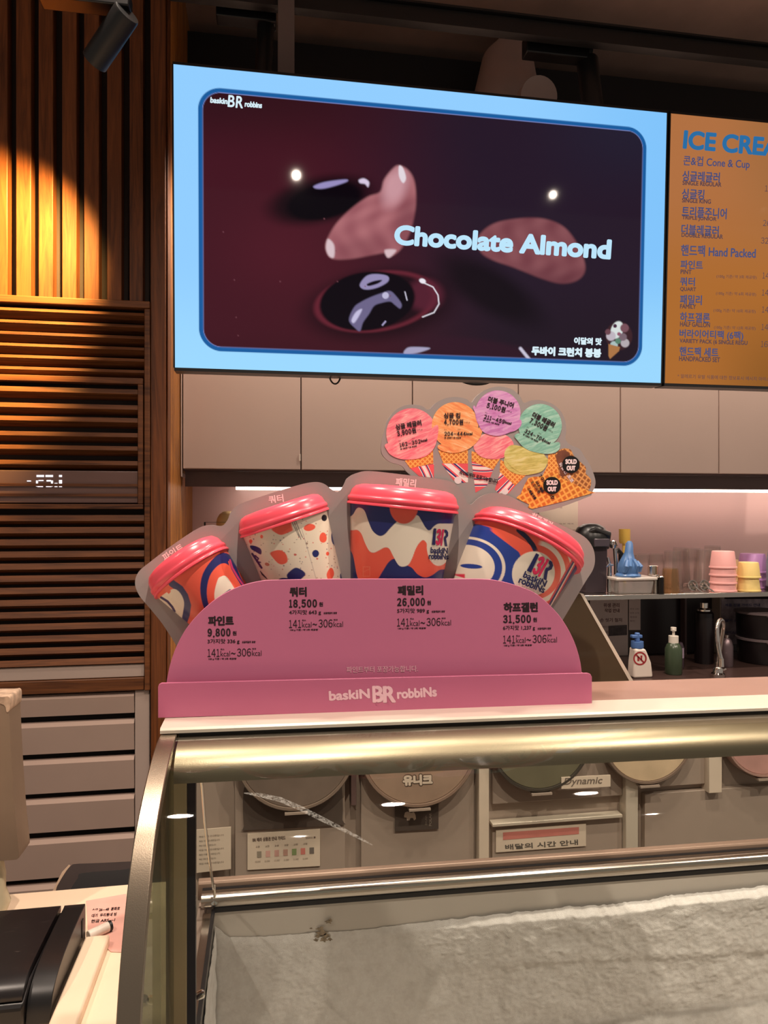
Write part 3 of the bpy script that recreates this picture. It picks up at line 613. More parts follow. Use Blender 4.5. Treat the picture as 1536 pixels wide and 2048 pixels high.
# ---- the four tubs: half round, fixed to the board
YRF = YBD - .022
def tub(name, C0, C1, D0, D1, lid_h, bow, paint, rim=1., deep=.92, shift=None):
    """C0,C1 lid edge left/right in pixels; D0,D1 lower ends of the body sides"""
    C0, C1, D0, D1 = [np.array(x, float) for x in (C0, C1, D0, D1)]
    ctr = (C0 + C1) / 2; ea = (C1 - C0); Rp = np.linalg.norm(ea) / 2; ea = ea / (2 * Rp); eb = np.array([-ea[1], ea[0]])   # eb points down the tub
    m = mpp(ctr[0], YRF)
    def place(a, b, wd, lean=True):                        # a,b pixels in the tub's own axes, wd metres off the board
        if lean: b = b - bow * wd / (Rp * m)
        q = ctr + ea * a + eb * b; p = P(q[0], q[1], YRF); return Vector((p.x, p.y + (YBD - YRF) - wd, p.z))
    n = 64
    prof = [(.02, -lid_h), (.55, -lid_h * .985), (.76, -lid_h * .95), (.87, -lid_h * .86), (.935, -lid_h * .68), (.962, -lid_h * .46), (.968, -lid_h * .40), (.985, -lid_h * .37), (.995, -lid_h * .33), (1.0, -lid_h * .26), (.995, -lid_h * .20), (.975, -lid_h * .17), (.972, -lid_h * .13), (.992, -lid_h * .10), (1.0, -lid_h * .05), (1.0, 0), (.985, .6), (.93, .6)]
    b = MB(); vs = []; fs = []
    for r, h in prof:
        for i in range(n + 1):
            t = math.pi * i / n; vs.append(place(-r * Rp * math.cos(t), h, r * Rp * m * deep * math.sin(t)))
    for j in range(len(prof) - 1):
        for i in range(n):
            q = j * (n + 1) + i; fs.append((q, q + 1, q + n + 2, q + n + 1))
    b.add(vs, fs); lid = b.build('tub_lid', M['lid'], None, angle=50)
    # body
    def loc(q): q = q - ctr; return q @ ea, q @ eb
    (l0a, l0b), (l1a, l1b), (r1a, r1b) = loc(C0), loc(D0), loc(D1)
    bl = max(l1b, r1b) + 60; na, nb = 250, 220
    sl_l = (l1a + Rp * .94) / (l1b); sl_r = (r1a - Rp * .94) / r1b
    th = np.linspace(0, math.pi, na); bb = np.linspace(-1, bl, nb); co = np.zeros((nb, na, 3))
    for j, h in enumerate(bb):
        La, Ra = -Rp * .94 + sl_l * h, Rp * .94 + sl_r * h; cc, rr = (La + Ra) / 2, (Ra - La) / 2
        for i, t in enumerate(th): co[j, i] = place(cc - rr * math.cos(t), h, rr * m * deep * .97 * math.sin(t))
    co = co.reshape(-1, 3); pu_, pv_ = proj(co)
    body = grid_mesh('tub_body', co, paint(pu_, pv_), na, nb, M['tub_paint'], None)
    t = bpy.data.objects.new(name, None); COL.objects.link(t); p = place(0, 0, 0); t.location = p; t.empty_display_size = .05
    attach(t, ds); attach(lid, t); attach(body, t)
    def on_body(u, v, lift=.0008):
        tgt = np.array([u, v], float); q = tgt.copy()
        for _ in range(5):                                 # find the spot of the paper that carries this point of the print
            a_, bq = loc(q); La, Ra = -Rp * .94 + sl_l * bq, Rp * .94 + sl_r * bq; cc, rr = (La + Ra) / 2, (Ra - La) / 2
            wd = rr * m * deep * .97 * math.sqrt(max(0, 1 - ((a_ - cc) / rr) ** 2)); p = place(a_, bq, wd + lift)
            s_ = proj(np.array([p])); q = q + tgt - np.array([s_[0][0], s_[1][0]])
        return p
    return t, on_body
NAVY, CORAL, WHT, PINKL = (36, 42, 104), (238, 96, 74), (238, 226, 208), (206, 60, 110)
def base_of(u, col): return np.array(lin(col))[None] * np.ones((len(u), 1))
def paint_family(u, v):
    x, y = (u - 660) / .3646, (v - 920) / .3646
    c = base_of(u, NAVY)
    ip = lambda pts: np.interp(x, [p[0] for p in curve(pts, 6, False)], [p[1] for p in curve(pts, 6, False)])
    up = ip([(95, 320), (125, 300), (145, 268), (165, 262), (190, 280), (212, 340), (235, 390), (270, 416), (300, 408), (330, 375), (360, 345), (385, 325), (430, 318), (478, 303), (500, 330), (525, 372), (545, 386), (575, 366), (600, 350), (720, 350)])
    lo = ip([(95, 385), (125, 385), (150, 384), (172, 405), (192, 455), (215, 498), (240, 508), (270, 495), (300, 480), (325, 487), (348, 530), (375, 575), (400, 585), (430, 574), (450, 540), (470, 488), (490, 455), (515, 440), (545, 480), (575, 530), (720, 560)])
    ar = ip([(95, 480), (125, 520), (150, 640), (180, 662), (250, 662), (290, 608), (320, 562), (350, 542), (385, 550), (420, 576), (450, 592), (480, 626), (520, 644), (560, 632), (600, 604), (640, 600), (720, 600)])
    c = over(c, CORAL, sstep(-2, 2, y - lo) * sstep(-2, 2, ar - y)); c = over(c, WHT, sstep(-2, 2, y - up) * sstep(-2, 2, lo - y))
    c = over(c, CORAL, 1 - sstep(.97, 1.03, ell(405, 255, 78, 95, 0, x, y)))
    c = over(c, WHT, 1 - sstep(.975, 1.02, ell(600, 465, 69, 116, 3, x, y)))
    bx = np.maximum(np.abs(x - 200) - 18, np.abs(y - 612) - 26); c = over(c, (240, 130, 104), .8 * sstep(3, 1, np.abs(bx))); c = over(c, (240, 130, 104), .6 * (1 - sstep(1, 3, np.abs(y - 606 + (x - 200) * .5))) * (bx < 0))
    return c
def paint_half(u, v):
    x, y = (u - 660) / .3646, (v - 920) / .3646
    c = base_of(u, CORAL)
    e = ell(742, 590, 222, 172, 0, x, y); BL = (40, 66, 150)
    c = over(c, BL, 1 - sstep(1.40, 1.43, e) ); c = over(c, CORAL, (1 - sstep(-3, 3, (y - 395) - (x - 890) * .75)) * sstep(870, 900, x) * sstep(1.1, 1.15, e))
    c = over(c, WHT, (1 - sstep(.985, 1.0, e)) * sstep(.905, .92, e)); c = over(c, WHT, 1 - sstep(.72, .735, e)); c = over(c, BL, 1 - sstep(.9, 1.06, ell(775, 583, 62, 13, 4, x, y)))
    c = over(c, (222, 60, 84), (1 - sstep(-3, 3, y - 655 + (760 - x) * .3)) * sstep(620, 630, y) * (1 - sstep(735, 745, x)))
    c = over(c, (30, 28, 66), linea([(1035, 385), (1080, 425), (1112, 465), (1132, 505)], x, y, 26, 2))
    dl = np.hypot((x - 1115) / 1.0, (y - 615)); sel = sstep(1085, 1120, x + .35 * (y - 600))
    c = over(c, CORAL, sel * (1 - sstep(150, 153, dl))); c = over(c, WHT, sel * (1 - sstep(176, 179, dl)) * sstep(150, 153, dl)); c = over(c, CORAL, sel * (1 - sstep(206, 209, dl)) * sstep(176, 179, dl)); c = over(c, WHT, sel * (1 - sstep(222, 225, dl)) * sstep(206, 209, dl))
    edge = ((x - 1340) * .87 + (y - 600) * .48); edge = edge + 0
    for a_, b_, cc in ((-38, -29, (210, 50, 66)), (-29, -19, NAVY), (-19, -13, WHT), (-13, -6, (210, 50, 66)), (-6, 60, NAVY)): c = over(c, cc, sstep(a_ - 1, a_ + 1, edge) * (1 - sstep(b_ - 1, b_ + 1, edge)))
    c = over(c, WHT, 1 - sstep(.98, 1.01, ell(1116, 622, 117, 122, 25, x, y)))
    return c
def paint_pint(u, v):
    x, y = (u - 260) / .3125, (v - 920) / .3125
    c = base_of(u, CORAL)
    e = lambda k: polya([(585 - 30 * k, 1000), (540 - 38 * k, 880), (560 - 42 * k, 770 - 18 * k), (585 - 10 * k, 745 - 62 * k), (615 + 14 * k, 745 - 58 * k), (655 + 24 * k, 800 - 22 * k), (705 + 32 * k, 900), (690, 1000)], x, y, 2)
    c = over(c, NAVY, e(2.25)); c = over(c, CORAL, e(1.22)); c = over(c, WHT, e(.0))
    c = over(c, PINKL, linea([(640, 640), (655, 690), (690, 750), (735, 815)], x, y, 11, 2)); c = over(c, CORAL, linea([(632, 650), (645, 700), (680, 760), (720, 825)], x, y, 7, 2))
    c = over(c, NAVY, linea([(270, 790), (320, 825), (350, 870), (368, 930), (360, 990), (335, 1060)], x, y, 46, 2))
    c = over(c, WHT, polya([(190, 885), (230, 850), (280, 825), (320, 850), (345, 905), (340, 970), (322, 1035), (290, 1010), (240, 950), (205, 920)], x, y, 2))
    c = over(c, (54, 34, 96), linea([(200, 880), (240, 905), (270, 940), (285, 968)], x, y, 15, 2)); c = over(c, CORAL, polya([(232, 835), (262, 835), (248, 858)], x, y, 2, 2))
    c = over(c, (60, 70, 110), .8 * linea([(597, 866), (640, 834)], x, y, 16, 2))
    return c
spk = nrg.uniform(size=(150, 3)); 
def paint_quart(u, v):
    x, y = (u - 260) / .3125, (v - 920) / .3125
    c = base_of(u, (236, 222, 200))
    for a_, b_, s_ in spk: c = over(c, [(210, 80, 70), (60, 60, 110), (150, 120, 100)][int(s_ * 3)], .8 * (1 - sstep(.6, 1.3, ell(700 + a_ * 700, 380 + b_ * 400, 2.2 + 3 * ((s_ * 37) % 1), 2.2 + 3 * ((s_ * 53) % 1), 0, x, y))))
    wob = 1 + .08 * np.sin(x * .07) + .07 * np.cos(y * .09)
    for cx_, cy_, rx, ry, an, cc in ((958, 620, 62, 38, 25, CORAL), (1150, 430, 42, 21, -8, CORAL), (1236, 496, 25, 29, 0, CORAL), (1265, 600, 10, 13, 0, CORAL), (1282, 730, 22, 46, 8, CORAL), (968, 420, 72, 58, 10, CORAL), (842, 490, 11, 13, 0, CORAL), (772, 520, 10, 12, 0, CORAL), (1188, 600, 21, 27, 0, NAVY), (1060, 738, 62, 46, -25, NAVY), (1000, 775, 60, 22, 0, NAVY), (1244, 369, 17, 20, 0, (30, 28, 40)), (1300, 505, 12, 40, -12, NAVY), (1352, 745, 8, 20, 0, NAVY), (1130, 535, 7, 7, 0, (150, 120, 100)), (1198, 632, 8, 7, 0, (210, 120, 100)), (1057, 606, 9, 6, 0, (200, 100, 90)), (878, 668, 14, 9, 20, (200, 110, 90))):
        c = over(c, cc, 1 - sstep(.93, 1.04, ell(cx_, cy_, rx, ry, an, x, y) * wob))
    c = over(c, (170, 156, 150), .8 * linea([(1098, 438), (1140, 580), (1192, 765)], x, y, 4, 1.5))
    for k_ in (-14, 0, 12): c = over(c, (50, 44, 60), linea([(1048 + k_, 390), (1094 + k_ * .8, 508 - abs(k_))], x, y, 4, 1.5))
    PUR = (74, 30, 92)
    c = over(c, NAVY, polya([(768, 548), (800, 550), (838, 570), (838, 605), (800, 585), (775, 570)], x, y, 2, 3))
    c = over(c, PUR, linea([(782, 600), (842, 690)], x, y, 13, 2)); c = over(c, PUR, linea([(800, 612), (822, 630), (812, 650)], x, y, 9, 2)); c = over(c, PUR, linea([(812, 650), (835, 655)], x, y, 8, 2))
    for k_ in range(5): c = over(c, (60, 54, 66), linea([(835 + k_ * 8, 712 + k_ * 9), (846 + k_ * 7, 735 + k_ * 6)], x, y, 6, 1.5))
    return c
M['navy_ink'] = mat('navy_ink', (30, 34, 92), .5); M['pink_ink'] = mat('magenta_ink', (226, 44, 96), .5)
def tub_logo(on_body, parent, u, v, k, ang, sq=1., r1=27, r2=43, hh=16):       # two tall letters over two words on the printed disc
    a = math.radians(ang)
    def at(du, dv): return u + (du * sq * math.cos(a) - dv * math.sin(a)) * k, v + (du * sq * math.sin(a) + dv * math.cos(a)) * k
    n_, p_ = TX(on_body), TX(on_body)
    n_.poly([at(-25, -22), at(-17, -22), at(-15, 21), at(-26, 21)])
    p_.t('3', *at(-15, -22), 17 * k * sq, 43 * k, ang, 2.0 * k); p_.poly([at(4, -22), at(10, -22), at(8, 21), at(3, 21)])
    n_.poly([at(11, -22), at(18, -21), at(24, -15), at(25, -6), at(19, 1), at(26, 21), at(18, 21), at(12, 2), at(12, -3), at(17, -7), at(17, -12), at(12, -15)])
    n_.t('baskiN', *at(-29, r1), 58 * k * sq, hh * k, ang - 3, .6 * k); n_.t('robbiNs', *at(-33, r2), 66 * k * sq, hh * k, ang - 4, .6 * k)
    for tx_, nm, mm in ((n_, 'logo_lettering', M['navy_ink']), (p_, 'logo_accent', M['pink_ink'])):
        bm = bmesh.new(); me = bpy.data.meshes.new(nm); me.from_pydata([tuple(q) for q in tx_.b.v], [], tx_.b.f); link_mesh(nm, me, mm, parent, smooth=False)
t1, s1 = tub('pint_tub', (307, 1203), (456, 1099), (371, 1250), (490, 1167), 46, 16, paint_pint)
t2, s2 = tub('quart_tub', (480, 1077), (661, 1018), (521, 1161), (687, 1158), 42, 1, paint_quart)
t3, s3 = tub('family_tub', (697.5, 1005), (922.5, 1027.5), (705, 1157), (892, 1157), 44, -3, paint_family)
t4, s4 = tub('half_gallon_tub', (953.5, 1040), (1162, 1152), (917, 1153), (1106, 1219), 43, 20, paint_half)
tub_logo(s3, t3, 881, 1075, .77, 6, .78); tub_logo(s4, t4, 1082, 1134, .92, 27, .92, 23, 38, 15)
# clips at the lid ends
b = MB()
for u, v in ((480, 1062), (657, 1006), (1172, 1134)): b.lathe([(0, 0), (.004, 0), (.004, .003), (0, .004)], P(u, v, YBD - .002), Matrix.Rotation(math.pi / 2, 4, 'X'), 12)
for q_ in (0,): pass
# ================================================================ SCOOP PRICE CUTOUT
YSC = .958
sd = thing('scoop_price_cutout', 'grey cutout board printed with scoop cones and waffles, standing behind the tubs', 'price board', P(960, 1060, YSC))
S = .306; o0 = (740, 760)
scoopb = [(590, 905), (585, 840), (540, 720), (430, 660), (300, 640), (240, 600), (205, 560), (130, 535), (85, 495), (72, 450), (78, 395), (95, 335), (112, 268), (160, 203), (220, 168), (280, 160), (340, 170), (383, 193), (430, 150), (500, 118), (570, 112), (630, 125), (662, 148), (692, 110), (740, 72), (800, 48), (860, 44), (930, 62), (978, 103), (1004, 148), (1050, 135), (1110, 132), (1180, 150), (1240, 195), (1275, 260), (1283, 330), (1278, 388), (1312, 425), (1368, 450), (1402, 500), (1440, 560), (1470, 640), (1472, 690), (1450, 740), (1415, 768), (1100, 868), (1040, 900), (960, 960), (950, 2090), (600, 2095), (600, 960)]
plate(off(curve(scoopb[:-5], 4) + scoopb[-5:], S, o0), YSC, .004, 'board', M['board'], sd)
def scoop_mat(name, lo, mid, hi, ang):
    k = NT(name); k.set(Roughness=.5)
    v = k.coords((26, 26, 26), (0, math.radians(ang), 0)); mp = k.n('ShaderNodeMapping'); mp.inputs['Scale'].default_value = (1, 1, 6); k.l(v, mp.inputs['Vector'])
    f = k.noise(mp.outputs['Vector'], 1.4, 6, .6, .9); k.l(k.ramp(f, [(.30, lin(lo)), (.5, lin(mid)), (.68, lin(hi))]), k.b.inputs['Base Color']); return k.m
def waffle_mat(name, dark, light, ang, sc=210):
    k = NT(name); k.set(Roughness=.5); v = k.coords((1, 1, 1), (0, math.radians(ang), 0)); cs = []
    for ax in ('X', 'Z'):
        wv = k.n('ShaderNodeTexWave', wave_type='BANDS', bands_direction=ax); wv.inputs['Scale'].default_value = sc * .31; wv.inputs['Distortion'].default_value = .6; wv.inputs['Detail Scale'].default_value = .4; k.l(v, wv.inputs['Vector']); cs.append(wv.outputs['Fac'])
    mx = k.n('ShaderNodeMath', operation='MAXIMUM'); k.l(cs[0], mx.inputs[0]); k.l(cs[1], mx.inputs[1])
    k.l(k.ramp(mx.outputs[0], [(.55, lin(dark)), (.95, lin(light))]), k.b.inputs['Base Color']); return k.m
def stripe_mat(name, ang, sc=14):
    k = NT(name); k.set(Roughness=.5); v = k.coords((sc, sc, sc), (0, math.radians(ang), 0))
    wv = k.n('ShaderNodeTexWave', wave_type='BANDS', bands_direction='X'); wv.inputs['Scale'].default_value = 1.; wv.inputs['Distortion'].default_value = 5; wv.inputs['Detail'].default_value = 0.; wv.inputs['Detail Scale'].default_value = .9; k.l(v, wv.inputs['Vector'])
    k.l(k.ramp(wv.outputs['Fac'], [(0, lin((236, 92, 100))), (.36, lin((244, 232, 226))), (.50, lin((38, 48, 116))), (.70, lin((236, 92, 100))), (.88, lin((244, 232, 226)))], 'CONSTANT'), k.b.inputs['Base Color']); return k.m
W1 = waffle_mat('waffle_cone_print', (214, 120, 50), (250, 184, 96), 45); W2 = waffle_mat('waffle_print', (206, 112, 40), (248, 180, 84), 30, 130); W3 = waffle_mat('dark_waffle_print', (150, 88, 44), (226, 160, 92), -35, 150)
lay = [0]
def art(pts, name, m, n=4, lift=1, smooth=True):
    lay[0] += 1
    p = off(chaikin(pts, 3) if n > 2 else curve(pts, n) if n > 1 else pts, S, o0); y = YSC - .00016 * lift
    return plate(p, y, .00012, name, m, sd, smooth=False)
def circ(cx, cy, r, a0=0, a1=360, n=40, ry=None): return [(cx + r * math.cos(math.radians(a0 + (a1 - a0) * i / n)), cy + (ry or r) * math.sin(math.radians(a0 + (a1 - a0) * i / n))) for i in range(n + (0 if a1 - a0 == 360 else 1))]
# cups and cones
for i, pts in enumerate(([(262, 576), (418, 548), (418, 640), (320, 628)], [(468, 545), (640, 545), (640, 668), (600, 672), (545, 655)], [(664, 530), (806, 585), (764, 692), (690, 736)], [(852, 602), (950, 690), (905, 742), (838, 740), (816, 715)])):
    art(pts, 'striped_sleeve', stripe_mat('striped_sleeve_print' + ('' if i == 0 else str(i)), 20 + 35 * i), 1, 1)
    art(circ(*[(330, 622, 26), (575, 655, 24), (722, 715, 12), (882, 728, 22)][i], n=24), 'sleeve_disc', M['ink_white'] if i != 2 else M['navy_ink'], 1, 2) if i in (1, 3) else None
for pts in ([(228, 528), (412, 455), (414, 545), (262, 576)], [(446, 460), (640, 455), (640, 545), (480, 545)], [(664, 465), (850, 515), (806, 585), (664, 530)], [(852, 520), (1020, 620), (950, 690), (848, 600)]): art(pts, 'waffle_cone', W1, 1, 2)
art([(1166, 480), (1212, 482), (1244, 640), (1120, 640), (1160, 560)], 'waffle_piece', W1, 1, 1)
art(curve([(1210, 490), (1255, 450), (1310, 455), (1335, 500), (1380, 540), (1412, 575), (1410, 610), (1445, 655), (1425, 720), (1330, 690), (1240, 640), (1230, 560)], 3), 'chocolate_waffle', W3, 1, 2)
art([(1210, 500), (1245, 452), (1305, 470), (1320, 540), (1290, 620), (1245, 640), (1235, 560)], 'chocolate_filling', mat('chocolate_print', (122, 72, 52), .5, var=.3, vscale=60), 3, 3)
art([(958, 772), (985, 745), (1035, 640), (1110, 632), (1215, 592), (1250, 640), (1438, 728), (1436, 745), (1062, 842), (1040, 812)], 'folded_waffle', W2, 2, 3)
PK = scoop_mat('pink_scoop_print', (238, 96, 122), (250, 140, 152), (253, 190, 186), 25); OR = scoop_mat('orange_scoop_print', (240, 126, 76), (251, 168, 104), (253, 212, 164), -20); PU = scoop_mat('purple_scoop_print', (190, 104, 174), (214, 146, 204), (232, 184, 218), 15); MI = scoop_mat('mint_scoop_print', (108, 172, 152), (146, 202, 182), (184, 222, 206), 20); YG = scoop_mat('lime_scoop_print', (180, 170, 84), (214, 204, 118), (230, 222, 160), 10)
art(circ(808, 430, 132, ry=88), 'lower_scoop', PK, 1, 3); art([(690, 430), (930, 400), (946, 440), (900, 490), (850, 505), (760, 520), (690, 480)], 'lower_scoop_skirt', PK, 5, 4)
art(circ(1015, 530, 140, ry=92), 'lower_scoop', YG, 1, 3.5); art([(870, 490), (900, 430), (960, 420), (1160, 500), (1165, 540), (1130, 600), (1050, 620), (960, 600), (900, 545)], 'lower_scoop_skirt', YG, 5, 4.5)
art(circ(272, 350, 166), 'scoop', PK, 1, 4); art([(92, 425), (120, 408), (180, 440), (300, 430), (420, 300), (440, 290), (450, 310), (440, 390), (420, 450), (370, 500), (290, 520), (200, 520), (130, 490), (105, 450)], 'scoop_skirt', PK, 4, 5)
art(circ(556, 296, 152), 'scoop', OR, 1, 4.2); art([(445, 420), (500, 420), (620, 410), (700, 320), (728, 300), (738, 330), (715, 390), (660, 445), (600, 470), (540, 480), (470, 465), (440, 445)], 'scoop_skirt', OR, 4, 5.3)
art(circ(836, 216, 148), 'scoop', PU, 1, 5.6); art([(668, 175), (690, 160), (720, 300), (860, 330), (950, 280), (985, 250), (995, 290), (960, 330), (900, 345), (850, 368), (780, 360), (720, 330), (690, 220)], 'scoop_skirt', PU, 4, 6.6)
art(circ(1112, 298, 142), 'scoop', MI, 1, 4.8); art([(938, 365), (975, 340), (1040, 400), (1140, 430), (1230, 400), (1246, 420), (1235, 465), (1170, 488), (1060, 470), (1000, 440), (960, 390)], 'scoop_skirt', MI, 4, 5.9)
def sp_(u, v): return u * S + o0[0], v * S + o0[1]
K = TX(plane_y(YSC - .00125)); 
def scoop_text(u, v, ang, name, won, cal, wn, g):
    a = math.radians(ang)
    def at(dx, dy): q = (u + dx * math.cos(a) - dy * math.sin(a), v + dx * math.sin(a) + dy * math.cos(a)); return sp_(*q)
    K.t(name, *at(0, 0), wn * S, 38 * S, ang, .5); K.t(won, *at(2, 44), 126 * S, 34 * S, ang, .5); K.t(g, *at(136, 58), 34 * S, 11 * S, ang, .1)
    K.t(cal, *at(4, 124), 140 * S, 27 * S, ang, .35); K.t('kcal', *at(146, 128), 42 * S, 18 * S, ang, .35); K.t('최소', *at(2, 106), 18 * S, 9 * S, ang, .1); K.t('최대', *at(90, 106), 18 * S, 9 * S, ang, .1); K.t('총 내용량 기준 제공량', *at(4, 158), 110 * S, 11 * S, ang, .15)
scoop_text(163, 292, -11, '싱글 레귤러', '3,900원', '162~352', 172, '115 g'); scoop_text(482, 214, 0, '싱글 킹', '4,700원', '204~444', 108, '145 g'); scoop_text(778, 104, 15, '더블 주니어', '5,100원', '211~459', 172, '150 g'); scoop_text(1072, 206, 27, '더블 레귤러', '7,300원', '324~704', 160, '230 g')
K.t('파인트부터 포장가능합니다.', *sp_(588, 588), 264 * S, 28 * S, 14, .35)
for i, s_ in enumerate(('스페셜와플', '8,000원', '와플', '700원')): K.t(s_, *sp_(1040 + i * 26, 700 - i * 22 - (i % 2) * 20), 90 * S, 20 * S, 55, .3)
K.build('price_lettering', M['ink'], sd)
K = TX(plane_y(YSC - .0008)); K.t('와플콘 초코', *sp_(1252, 535), 150 * S, 26 * S, 56, .35); K.build('white_lettering', M['ink_white'], sd)
YST = YSC - .0017
for cx_, cy_ in ((1314, 553), (1190, 690)):
    u, v = sp_(cx_, cy_); r_ = 57 * S; p = P(u, v, YST)
    st = plate([(u + r_ * math.cos(a), v + r_ * math.sin(a)) for a in np.linspace(0, 2 * math.pi, 48, endpoint=False)], YST, .0003, 'sold_out_sticker', M['black'], sd)
    K = TX(plane_y(YST - .00015)); K.t('SOLD', u - 11.5, v - 11, 23, 10, 0, .8); K.t('OUT', u - 9, v + 2, 18, 10, 0, .8); K.build('sticker_lettering', M['ink_white'], st)
K = TX(plane_y(YST)); K.t('면', *sp_(1180, 752), 26 * S, 22 * S, 10, .4); K.build('price_lettering', M['ink'], sd)
# ================================================================ ICE CREAM CASE
k = NT('satin_aluminium'); k.set(Base_Color=lin((150, 138, 122)), Metallic=1., Roughness=.35)
k.bump(k.noise(k.coords(), 900, 2), .12, .0006); M['alu'] = k.m
k = NT('brushed_steel'); k.set(Base_Color=lin((205, 198, 190)), Metallic=1., Roughness=.22); k.bump(k.noise(k.coords((2, 160, 160)), 3, 3), .05, .0005); M['steel'] = k.m
M['alu_light'] = mat('light_metal_edge', (226, 216, 200), .3, .35, var=.02)
M['chrome'] = mat('chrome', (225, 220, 215), .08, 1.)
M['gasket'] = mat('black_gasket', (16, 13, 18), .5)
M['gasket_blue'] = mat('navy_gasket', (36, 30, 48), .35)
M['post'] = mat('beige_post', (196, 174, 142), .4)
M['liner'] = mat('grey_liner', (204, 197, 190), .45, var=.03, vscale=3)
M['laminate'] = mat('pinkish_top_board', (146, 114, 102), .35)
M['glass'] = clear('case_glass', (246, 248, 244), .75, .015)
k = NT('frost'); k.set(Roughness=.55, Specular_IOR_Level=.6)
vv = k.coords(); n1 = k.noise(vv, 55, 8, .7); n2 = k.noise(vv, 640, 5, .8)
k.l(k.ramp(n1, [(.3, lin((224, 220, 217))), (.62, lin((243, 241, 240)))]), k.b.inputs['Base Color'])
ad_ = k.n('ShaderNodeMath', operation='ADD'); k.l(n1, ad_.inputs[0]); k.l(n2, ad_.inputs[1]); k.bump(ad_.outputs[0], .6, .003); M['frost'] = k.m
X0, X1, DROP = -.119, 1.32, -.011
def zd(z, x=0): return z + DROP * (x - X0)
case = thing('ice_cream_case', 'glass fronted ice cream freezer case with satin metal hood and frosted inside', 'freezer case', ((X0 + X1) / 2, .9, 0))
Z0 = -DROP * X0 * -1                                      # extrude_x adds DROP*x, so shift to X0
def ex(prof, x0, x1, close=True): return MB().extrude_x([(y, z - DROP * X0) for y, z in prof], x0, x1, DROP, 1, close)
prof = curve([(.845, 1.2475), (.80, 1.2465), (.761, 1.239), (.71, 1.2215), (.6645, 1.197), (.625, 1.152), (.594, 1.091), (.574, 1.0), (.566, .90)], 6, False)
def offset(pr, d):
    out = []
    for i, (y, z) in enumerate(pr):
        a, b_ = pr[max(0, i - 1)], pr[min(len(pr) - 1, i + 1)]; ty, tz = b_[0] - a[0], b_[1] - a[1]; L = math.hypot(ty, tz)
        out.append((y - tz / L * d * -1 * -1, z + ty / L * d * -1 * -1 * -1 * -1))
    return out
inner = offset(prof, .004)
if inner[20][1] > prof[20][1]: inner = offset(prof, -.004)
ex(prof + inner[::-1], X0 + .019, X1 - .02).build('curved_glass', M['glass'], case)
innb = offset(prof, .012 if inner == offset(prof, .004) else -.012)
outb = offset(prof, -.0015 if inner == offset(prof, .004) else .0015)
for x0, x1 in ((X0, X0 + .0185), (X1 - .0195, X1)): ex(outb + innb[::-1], x0, x1).build('end_bar', M['alu'], case, bevel=.001)
ex([p for p in inner if p[0] < .83] + [(.566 + .004, .83), (.887, .83), (.887, 1.232)], X0 + .006, X0 + .009).build('end_glass', clear('end_glass_reflection_haze', (214, 220, 206), .8, .03, .34, (104, 98, 84)), case)  # grey-green haze mixed into the glass stands in for its reflections
# canopy: rim, top board, hood
ex([(.830, 1.2535), (.832, 1.256), (.884, 1.256), (.884, 1.250), (.830, 1.250)], X0, X1).build('top_rim', M['alu_light'], case)
ex([(.8845, 1.2558), (.985, 1.2558), (.985, 1.232), (.8845, 1.232)], X0, X1).build('top_board', M['laminate'], case, bevel=.001)
ex([(.834, 1.2495), (.884, 1.2495), (.884, 1.232), (.834, 1.236)], X0 + .02, X1 - .02).build('rim_gasket', M['gasket'], case)
hood = [(.833 - .052 * math.sin(t), 1.2445 - .0335 * (1 - math.cos(t))) for t in np.linspace(0, math.pi / 2, 22)]
hood = hood + [(y + .0025, z) for y, z in [(hood[-1][0], hood[-1][1])]] + [(.833 - .0495 * math.sin(t), 1.242 - .031 * (1 - math.cos(t))) for t in np.linspace(math.pi / 2, 0, 22)]
ex(hood, X0 + .0205, X1 - .021).build('hood', M['alu'], case)
ex([(.833, 1.236), (.833, 1.230), (.783, 1.213), (.783, 1.211), (.84, 1.226)], X0 + .021, X1 - .022).build('hood_underside', M['gasket'], case)
# greasy smear on the front glass
def on_glass(u, v, lift=.0008):
    d_ = ray(u, v); best = None
    for (y0, z0), (y1, z1) in zip(outb[:-1], outb[1:]):
        sh_ = -DROP * X0 * 0
        for t_ in np.linspace(0, 1, 12):
            y_, z_ = y0 + (y1 - y0) * t_, z0 + (z1 - z0) * t_
            p_ = CAM + d_ * (y_ / d_.y); e_ = abs(p_.z - (z_ + DROP * (p_.x - X0)))
            if best is None or e_ < best[0]: best = (e_, p_)
    return best[1] - d_.normalized() * lift
k = NT('greasy_smear'); t_ = k.t; tr_ = k.n('ShaderNodeBsdfTransparent'); df_ = k.n('ShaderNodeBsdfDiffuse'); df_.inputs[0].default_value = (.95, .96, .9, 1)
mxs = k.n('ShaderNodeMixShader'); nn_ = k.noise(k.coords(), 420, 3, .7); rp_ = k.n('ShaderNodeMapRange'); rp_.inputs['From Min'].default_value = .36; rp_.inputs['From Max'].default_value = .7; rp_.inputs['To Max'].default_value = .22; k.l(nn_, rp_.inputs['Value'])
k.l(rp_.outputs[0], mxs.inputs[0]); k.l(tr_.outputs[0], mxs.inputs[1]); k.l(df_.outputs[0], mxs.inputs[2]); k.l(mxs.outputs[0], k.out.inputs['Surface']); t_.nodes.remove(k.b)
